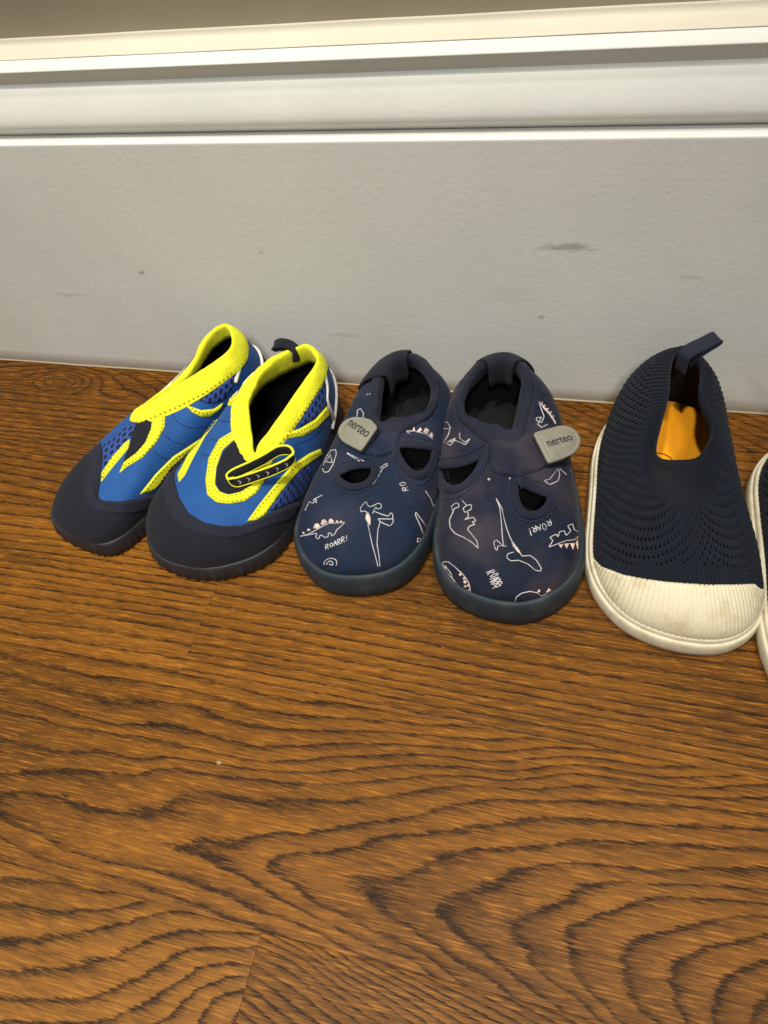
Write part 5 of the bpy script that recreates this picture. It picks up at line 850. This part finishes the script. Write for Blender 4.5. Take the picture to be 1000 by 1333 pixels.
# ---------------------------------------------------------------- navy printed shoes
def printed_shoe(key, name, label, side, mat, seed):
    s = Made(key, name, label, 'shoe', 'pair of navy printed shoes', seed, .075); d = s.data
    holes = [smoothpoly(h, True, 2) for h in d['holes']]; holes = [np.mean(h, axis=0)+(h-np.mean(h, axis=0))*f for h, f in zip(holes, ((1.2, 1.9) if key == 'D1' else (1.32, 1.7)))]
    s.upper(mat, M['black'], 420, 150, 0.0, holes, thick=.22)
    def scuff(a, V, n):
        w = wave(V[..., 0], V[..., 1], V[..., 2], 2.2, seed); V = V+n[:, None]*(.02*w)[..., None]; return V
    s.sole([(-.05, 0, .0), (.15, 0, .02), (.30, .0, .12), (.35, .25, .1), (.34, .5, .05), (.30, .8, .0), (.24, .97, 0), (.17, 1.04, 0), (.1, 1.06, 0), (.02, 1.04, 0), (-.1, .95, 0)], M['slate'], disp=scuff)
    s.insole(M['black'], 1.5)
    for h in holes:
        b = s.welt('cutout_binding', h, M['dino_bind'], .46, .12)
        mu, mv = s.metric(*np.mean(h, axis=0)); k = np.array([mu, mv]); q = np.asarray(h)*k; c = q.mean(0); t = np.roll(q, -1, 0)-np.roll(q, 1, 0); nn = np.stack([t[:, 1], -t[:, 0]], 1); nn /= np.linalg.norm(nn, axis=1, keepdims=True)+1e-9
        if ((q-c)*nn).sum() < 0: nn = -nn
        s.stitches('stitching', [np.clip((smoothpoly(q+nn*.36, True, 3))/k, -1, .99)], M['dino_thread'], .1, .13, .05, .022, True, .07)
    st = s.patch('strap', d['strap'][0], mat, .16, .14, .1)
    s.stitches('stitching', [d['tbar'][0], d['tbar'][1]], M['dino_thread'], .13, .13, .05, .022, False, .06)
    # soft rolled collar
    keys = [(a, rb, .02, .05, .19, .9) for a, rb in ((0, .93), (.12, .93), (.25, .91), (.38, .88), (.5, .86), (.62, .88), (.75, .91), (.88, .93))]
    s.collar('collar', keys, M['dino_bind'])
    a = np.linspace(.12, .88, 80); s.stitches('stitching', [np.c_[a, np.interp(a, [.12, .25, .5, .75, .88], [.90, .875, .81, .875, .90])]], M['dino_thread'], .03, .14, .05, .022, False, .06)
    for l in d['lines']: s.ribbons('print_line', [l], M['print'], .044, .035)
    st_ = []
    for f in d['fills']: st_.append(s.patch('print_spot', f, M['print_peach'], .035, .08, .02, 0, None, False, .02))
    # the heel's webbing pull, folded over the rim
    c = .5+side*(.0 if key == 'D2' else .055); aw = .05 if key == 'D2' else .06; aa = np.linspace(c-aw, c+aw, 14); one = np.ones(14); rows = []
    rim = s.sh.at(aa, one); t = np.gradient(rim, axis=0); inn = np.stack([-t[:, 1], t[:, 0], 0*t[:, 0]], 1); inn /= np.linalg.norm(inn, axis=1, keepdims=True); Z = np.array([0, 0, 1.])
    for r, o in ((.55, .06), (.62, .13), (.75, .18), (.86, .24), (.95, .28)): rows.append(s.sh.at(aa, r*one, o))
    for i_, z_ in ((-.08, .26), (.1, .34), (.3, .3), (.42, .1), (.48, -.35), (.5, -.9), (.5, -1.3)): rows.append(rim+inn*i_+Z*z_)
    V = np.stack(rows, 1); nr = V.shape[1]; I = np.arange(14*nr).reshape(14, nr)
    o = s.put('heel_pull', V.reshape(-1, 3), np.stack([I[:-1, :-1], I[1:, :-1], I[1:, 1:], I[:-1, 1:]], -1).reshape(-1, 4), M['black_web'])
    md = o.modifiers.new('thickness', 'SOLIDIFY'); md.thickness = .1*CM; md.offset = 0
    # grey label on the strap end, with its lettering
    T = resample(np.array(d['tab']), .12, True); T = smoothpoly(T, True, 2); nrm = np.cross(T[len(T)//3]-T[0], T[2*len(T)//3]-T[0]); nrm /= np.linalg.norm(nrm); nrm *= np.sign(nrm[2]); n = len(T); ce = T.mean(0)
    V = np.vstack([T+nrm*-.08, T+nrm*.04, ce+(T-ce)*.96+nrm*.09, ce+(T-ce)*.86+nrm*.10, ce+(T-ce)*.82+nrm*.075, ce+(T-ce)*.78+nrm*.10, ce+(T-ce)*.4+nrm*.11])
    F = [(r*n+i, r*n+(i+1) % n, (r+1)*n+(i+1) % n, (r+1)*n+i) for r in range(6) for i in range(n)]+[tuple(range(6*n, 7*n)), tuple(range(n))[::-1]]
    if np.dot(np.cross(T[1]-T[0], ce-T[0]), nrm) < 0: F = [f[::-1] for f in F]
    tab = mesh('label_tab', V, F, M['tab'], s.root)
    under = T+nrm*-.12; U = np.vstack([ce+(under-ce)*.97, ce+(under-ce)*.97-nrm*.22-np.array([0, 0, .05])]); F2 = [(i, (i+1) % n, n+(i+1) % n, n+i) for i in range(n)]+[tuple(range(n))[::-1], tuple(range(n, 2*n))]
    mesh('strap_end', U, F2, M['dino_bind'], s.root)
    # stitched line round the label
    L2 = ce+(T-ce)*.82; V = []; F = []
    for i in range(0, n-1, 2):
        p, q = L2[i]+nrm*.1, L2[i]+(L2[i+1]-L2[i])*.9+nrm*.1; tt = (q-p)/np.linalg.norm(q-p); b = np.cross(nrm, tt); o = len(V)
        V += [p-b*.022, p+b*.022, p+nrm*.02, q-b*.022, q+b*.022, q+nrm*.02]; F += [(o, o+3, o+5, o+2), (o+2, o+5, o+4, o+1)]
    mesh('label_stitching', V, F, M['tab_thread'], tab)['kind'] = 'stuff'
    p0, p1, pu = [np.array(x) for x in d['tabtext']]; cu = bpy.data.curves.new('lettering', 'FONT'); cu.body = 'nerteo'; cu.size = 1; cu.extrude = .01; cu.offset = .012
    to = bpy.data.objects.new('lettering', cu); C.link(to); bpy.context.view_layer.update()
    me = bpy.data.meshes.new_from_object(to.evaluated_get(bpy.context.evaluated_depsgraph_get())); bpy.data.objects.remove(to)
    co = np.empty(len(me.vertices)*3, np.float32); me.vertices.foreach_get('co', co); co = co.reshape(-1, 3); wid = co[:, 0].max(); sc = np.linalg.norm(p1-p0)/wid
    ex = (p1-p0)/np.linalg.norm(p1-p0); ey = np.cross(nrm, ex); X = p0+nrm*.115+(co[:, :1]*ex+co[:, 1:2]*ey)*sc+co[:, 2:]*nrm*.4
    me.vertices.foreach_set('co', (X*CM).astype(np.float32).ravel()); me.materials.clear(); me.materials.append(M['tab_text']); me.update()
    to = bpy.data.objects.new('lettering', me); C.link(to); to.parent = tab
    return s
printed_shoe('D1', 'printed_shoe', 'navy dinosaur print shoe next to the water shoes, grey tab on its left side', 1, M['dino'], 21)
printed_shoe('D2', 'printed_shoe', 'dusty navy dinosaur print shoe next to the knit shoe, grey tab on its right side', 1, M['dino_dusty'], 33)

# ---------------------------------------------------------------- navy knit slip-ons
def knit_shoe(key, name, label, flip, na, nr, seed):
    s = Made(key, name, label, 'shoe', 'pair of navy knit shoes', seed, .04); d = DATA['K1']; cap = np.array(d['cap'][0])
    if flip: cap = np.c_[-cap[::-1, 0], cap[::-1, 1]]
    ca = np.r_[cap[0, 0]-.03, cap[0, 0]-.01, cap[:, 0], cap[-1, 0]+.015, cap[-1, 0]+.04, cap[-1, 0]+.07]; cr = np.r_[0, 0, cap[:, 1], cap[-1, 1]*.7, cap[-1, 1]*.3, 0]
    if flip: ca = np.r_[cap[0, 0]-.07, cap[0, 0]-.04, cap[0, 0]-.015, cap[:, 0], cap[-1, 0]+.01, cap[-1, 0]+.03]; cr = np.r_[0, cap[0, 1]*.3, cap[0, 1]*.7, cap[:, 1], 0, 0]
    o_ = np.argsort(ca); ca = ca[o_]; cr = cr[o_]; capr = lambda a: np.interp(a, ca, cr, 0, 0)
    NR = 132
    ta = np.linspace(-.5, .5, 121); tr = np.linspace(0, 1, 40); TP = s.sh.raw(ta[:, None]*np.ones((1, 40)), tr[None]*np.ones((121, 1))); TL = np.linalg.norm(np.diff(TP, axis=1), axis=-1).sum(1)
    Lr = lambda a: np.interp(a, ta, TL)
    def yarn(A, R, cut=False):
        ph = A*NR; rib = .5+.5*np.cos(2*math.pi*ph); col = np.floor(ph+.5)
        rc = capr(A); v = R
        fade = lambda lo, hi: np.clip((v-lo)/.05, 0, 1)*np.clip((hi-v)/.06, 0, 1)
        # staggered eyelets in the vamp and flanks, rows wander like a hand of knitting
        rows = Lr(A)/.40; rr = v*rows+.5*np.mod(col, 2)+.25*np.sin(A*31)+.3*wave(A*40, R*9, 0*A, 1.0, seed); fr = rr-np.floor(rr+.5)
        fa = ph-col
        hole = np.exp(-((fr/.27)**2+(np.abs(fa)/.34)**2)*1.2)
        side = np.clip((np.abs(A)-.02)/.05, 0, 1)
        zone = fade(.10, .87)*np.clip((v-rc-.055)/.04, 0, 1)*np.clip((.47-np.abs(A))/.06, 0, 1)*(.72+.28*side)
        row2 = .5+.5*np.cos(2*math.pi*(v*58+.5*np.mod(col, 2)))
        if cut: return hole*zone > .52
        return +.075*(rib-.5)*(1-.35*zone)+.02*row2*(1-zone)-.10*hole*zone
    s.upper(M['knit'], M['black'], na, nr, 0.0, (), yarn, .12, rtop=.985, cut=lambda a, r: yarn(a, r, True))
    s.liner(M['black'])
    s.collar('collar', [(a, .965, .0, .02, .09, .5) for a in np.arange(0, 1, .1)], M['knit'], 1056, 132)
    # ribbed rubber toe cap
    a0, a1 = ca[0], ca[-1]; n1, n2 = 520, 40; A = np.linspace(a0, a1, n1)[:, None]*np.ones((1, n2)); q = np.linspace(0, 1, n2)[None]*np.ones((n1, 1)); R = capr(A)*q
    edge = np.clip((1-q)/.05, 0, 1)*np.clip(capr(A)/.06, 0, 1)
    ribs = np.abs(np.cos(math.pi*A*150))**.6
    P = s.sh.at(A, R, (.10+.035*(ribs-.6)*np.clip(q/.08, 0, 1))*(.25+.75*np.sqrt(edge))+.012*wave(A*60, R*20, 0*A, 1, 3))
    P = np.concatenate([P, s.sh.at(A[:, -1:], R[:, -1:], -.05)], 1); n2 += 1
    I = np.arange(n1*n2).reshape(n1, n2); s.put('toe_cap', P.reshape(-1, 3), np.stack([I[:-1, :-1], I[1:, :-1], I[1:, 1:], I[:-1, 1:]], -1).reshape(-1, 4), M['cream'])
    def lift(a, V, n):
        heel = np.exp(-((np.abs(a)-.5)/.09)**2); V = V.copy(); up = (V[..., 2] > .5); V[..., 2] += up*heel[:, None]*.55
        return V+n[:, None]*(.012*wave(V[..., 0], V[..., 1], V[..., 2], 3, seed))[..., None]
    s.sole([(.05, 0, .05), (.2, 0, .0), (.33, 0, .08), (.37, .4, 0), (.35, .8, 0), (.31, .97, 0), (.26, 1.02, 0), (.215, 1.0, 0), (.20, 1.05, 0), (.195, 1.2, .0), (.15, 1.32, .0), (.08, 1.34, 0), (-.02, 1.2, 0), (-.1, 1., 0)], M['cream_sole'], 240, disp=lift)
    ins = s.insole(M['orange'], 1.35, .3)
    rr = []
    for q in np.linspace(0, 2*math.pi, 40): rr.append((-.55+.75*math.cos(q), 2.6+.75*math.sin(q), 1.42))
    band3('insole_print', rr[:-1], (0, 0, 1), .03, .05, M['orange_print'], ins, True, 0)
    # heel pull: a folded loop of webbing
    if key == 'K1':
        b, mid, tip = [np.array(x) for x in d['tab']]; ax = (tip-b)/np.linalg.norm(tip-b); g = np.cross(ax, (0, 0, 1.)); g /= np.linalg.norm(g); up = np.cross(g, ax)
        path = [b-ax*.2-up*.9+g*.05, b+up*.12-g*.0, b+ax*.5+up*.2, mid+up*.14, tip-ax*.2+up*.08, tip-ax*.08-up*.02, tip-ax*.2-up*.12, mid-up*.16, b+ax*.45-up*.25, b+ax*.25-up*.7-g*.1]
        band3('heel_pull', path, (-.62, .72, .25), .7, .10, M['navy_web'], s.root, False, 3)
    return s
knit_shoe('K1', 'knit_shoe', 'navy knit slip-on shoe with ribbed white toe cap, whole in the picture', False, 1248, 260, 41)
knit_shoe('K2', 'knit_shoe', 'knit shoe with white sole cut off by the right edge of the picture', True, 468, 120, 43)

# ---------------------------------------------------------------- blue and yellow water shoes
def water_shoe(key, name, label, keys, seed, extras):
    s = Made(key, name, label, 'shoe', 'pair of blue and yellow water shoes', seed, .06); d = s.data
    s.upper(M['blue'], M['black'], 300, 110, 0, (), None, .2, rtop=.99)
    # rubber sole with a nubbed edge
    def nubs(a, V, n):
        k = .07*np.maximum(0, np.cos(2*math.pi*a*64))
        w = np.array([0, .4, 1, 1, .4, 0, 0, 0, 0][:V.shape[1]]); return V+n[:, None]*(k[:, None]*w[None])[..., None]
    s.sole([(-.1, 0, 0), (.14, 0, .0), (.25, 0, .12), (.29, .0, .36), (.28, .9, .05), (.25, 1.3, .1), (.20, 1.6, .1), (.12, 1.75, .1), (-.02, 1.6, 0)], M['black_rubber'], 512, disp=nubs)
    s.insole(M['black'], .9, .3)
    toe = np.array(d['toe'][0]); L, Rr = toe[0], toe[-1]
    lo = np.array([(x, 0.0) for x in np.linspace(Rr[0]+.06, L[0]-.06, 40)]); rt = [(Rr[0]+.04, Rr[1]*.7), (Rr[0]+.06, Rr[1]*.35)]; lt = [(L[0]-.06, L[1]*.35), (L[0]-.04, L[1]*.7)]
    tc = s.patch('toe_cap', np.vstack([toe, rt, lo, lt]), M['navy'], .09, .2, .14, 1)
    kk = np.array(s.metric(*toe.mean(0))); q = toe*kk; tt = np.gradient(q, axis=0); nn = np.stack([tt[:, 1], -tt[:, 0]], 1); nn /= np.linalg.norm(nn, axis=1, keepdims=True)
    if nn[:, 1].mean() > 0: nn = -nn
    inner = smoothpoly(q+nn*.72, False, 4)/kk
    s.patch('seam_tape', np.vstack([toe, inner[::-1]]), M['navy_band'], .15, .14, .1, 0)
    for w in (.16, .55): s.stitches('stitching', [smoothpoly(q+nn*w, False, 4)/kk], M['navy_thread'], .155, .13, .1, .03)
    for p in d['mesh']: s.patch('mesh_panel', p, M['bluemesh'], .05, .16, .1, 1, None, True)
    for p in d['tongue']: s.patch('tongue', p, M['navy'], .05, .14, .1)
    for i, p in enumerate(d['yellow']):
        o = s.patch('stripe', p, M['yellow'], .075, .12, .06, 0)
        k2 = np.array(s.metric(*np.mean(p, axis=0))); q2 = resample(smoothpoly(np.array(p)*k2, True, 1), .1, True); t2 = np.roll(q2, -1, 0)-np.roll(q2, 1, 0); n2 = np.stack([-t2[:, 1], t2[:, 0]], 1); n2 /= np.linalg.norm(n2, axis=1, keepdims=True)+1e-9
        area = .5*np.sum(q2[:, 0]*np.roll(q2[:, 1], -1)-np.roll(q2[:, 0], -1)*q2[:, 1])
        if area < 0: n2 = -n2
        s.stitches('stitching', [np.clip((q2+n2*.13)/k2, -1, .99)], M['yellow_thread'], .085, .10, .12, .036, True, 0, o)
    s.stitches('stitching', d['seam'], M['navy_thread'], .01, .16, .05, .03)
    for p in d['white']: s.welt('piping', p, M['white_trim'], .26, .12, False)
    # black rubber heel cup with a white edge
    aa = np.linspace(.36, .64, 40); top = np.interp(aa, [.36, .42, .5, .58, .64], [.15, .42, .55, .42, .15])
    s.patch('heel_cup', np.vstack([np.c_[aa, 0*aa+.0], np.c_[aa, top][::-1]]), M['black_rubber'], .16, .2, .15)
    s.welt('piping', np.c_[aa, top+.015], M['white_trim'], .22, .14, False)
    co = s.collar('collar', keys, M['yellow'])
    extras(s, d)
    return s
def extras1(s, d):
    a = np.linspace(.02, .42, 60); s.stitches('stitching', [np.c_[a, np.interp(a, [.02, .14, .21, .3, .42], [.945, .90, .86, .82, .80])]], M['yellow_thread'], .125, .13, .15, .04)
    aa = np.linspace(.56, .80, 40); s.welt('piping', np.c_[aa, np.interp(aa, [.56, .64, .72, .8], [.7, .7, .66, .6])], M['white_trim'], .3, .14, False)
    s.patch('mesh_panel', [(.50, .62), (.57, .72), (.66, .72), (.74, .68), (.74, .86), (.64, .86), (.55, .84)], M['bluemesh'], .05, .16, .1, 1, None, True)
water_shoe('W1', 'water_shoe', 'blue and yellow water shoe at the far left, its opening squeezed shut',
  [(.0, .955, .0, .0, 0.088, .4), (.10, .905, .02, .02, 0.082, .4), (.18, .85, .05, .05, 0.082, .4), (.28, .80, .05, .05, 0.088, .6), (.38, .76, .05, .05, 0.095, .8), (.5, .78, .05, .0, 0.102, .9), (.6, .84, .1, .0, 0.095, .9), (.7, .9, .05, .0, 0.082, .5), (.8, .93, .0, -.05, 0.068, .3), (.9, .95, .0, .0, 0.075, .3)], 51, extras1)
def extras2(s, d):
    a = np.linspace(.05, .45, 60); s.stitches('stitching', [np.c_[a, np.interp(a, [.05, .14, .2, .3, .45], [.955, .88, .84, .83, .83])]], M['yellow_thread'], .125, .13, .15, .04)
    # webbing loop on the tongue: black with lime edges and a row of chevrons
    L = np.array(d['loop']); wd = np.array([-.02, .22, .95])
    o, P, w, n = band3('pull_loop', L, wd, .56, .09, M['black_web'], s.root, True, 3)
    for sg in (-1, 1): band3('loop_edge', P+w*.26*sg, w, .06, .12, M['yellow'], o, True, 0)
    V = []; F = []
    m = len(P); c = P.mean(0)
    out = n*np.sign(((P-c)*n).sum(1).mean())
    for i in range(3, int(m*.40), 5):
        t = P[(i+1) % m]-P[i]; t /= np.linalg.norm(t); b = P[i]+out[i]*.06; o_ = len(V)
        for sg in (-1, 1):
            k = len(V); V += [b, b+t*.08, b-t*.1+w[i]*.11*sg+t*.07, b-t*.1+w[i]*.11*sg]; F.append((k, k+1, k+2, k+3))
    mesh('loop_chevrons', V, F, M['print'], o, False)
    H_ = np.array(d['heeltab']); o, P, w, n = band3('heel_pull', [H_[0]-[0, .3, .6], H_[0], H_[1], H_[2], H_[3], H_[3]-[0, 0, .12], H_[2]-[0, 0, .22], H_[1]-[-.1, 0, .25]], (.1, .9, .35), .55, .09, M['black_web'], s.root, False, 2)
    aa = np.linspace(.55, .70, 30); s.welt('piping', np.c_[aa, np.interp(aa, [.55, .62, .7], [.68, .74, .74])], M['white_trim'], .24, .14, False)
water_shoe('W2', 'water_shoe', 'blue and yellow water shoe with a black pull loop, its opening wide',
  [(.0, .96, .05, .1, 0.088, .5), (.08, .93, .2, .1, 0.088, .6), (.15, .84, .25, .05, 0.088, .7), (.23, .80, .2, .05, 0.088, .8), (.32, .79, .2, .05, 0.088, .9), (.42, .80, .1, .0, 0.095, 1.0), (.5, .86, .1, .0, 0.102, 1.2), (.58, .88, .15, .0, 0.102, 1.2), (.68, .93, .55, .1, 0.088, .8), (.76, .965, .75, .15, 0.082, .8), (.84, .97, .75, .2, 0.082, .7), (.92, .97, .4, .2, 0.082, .5)], 61, extras2)
print('objects', len(bpy.data.objects), 'tris', sum(sum(len(p.vertices)-2 for p in o.data.polygons) for o in bpy.data.objects if o.type == 'MESH'))
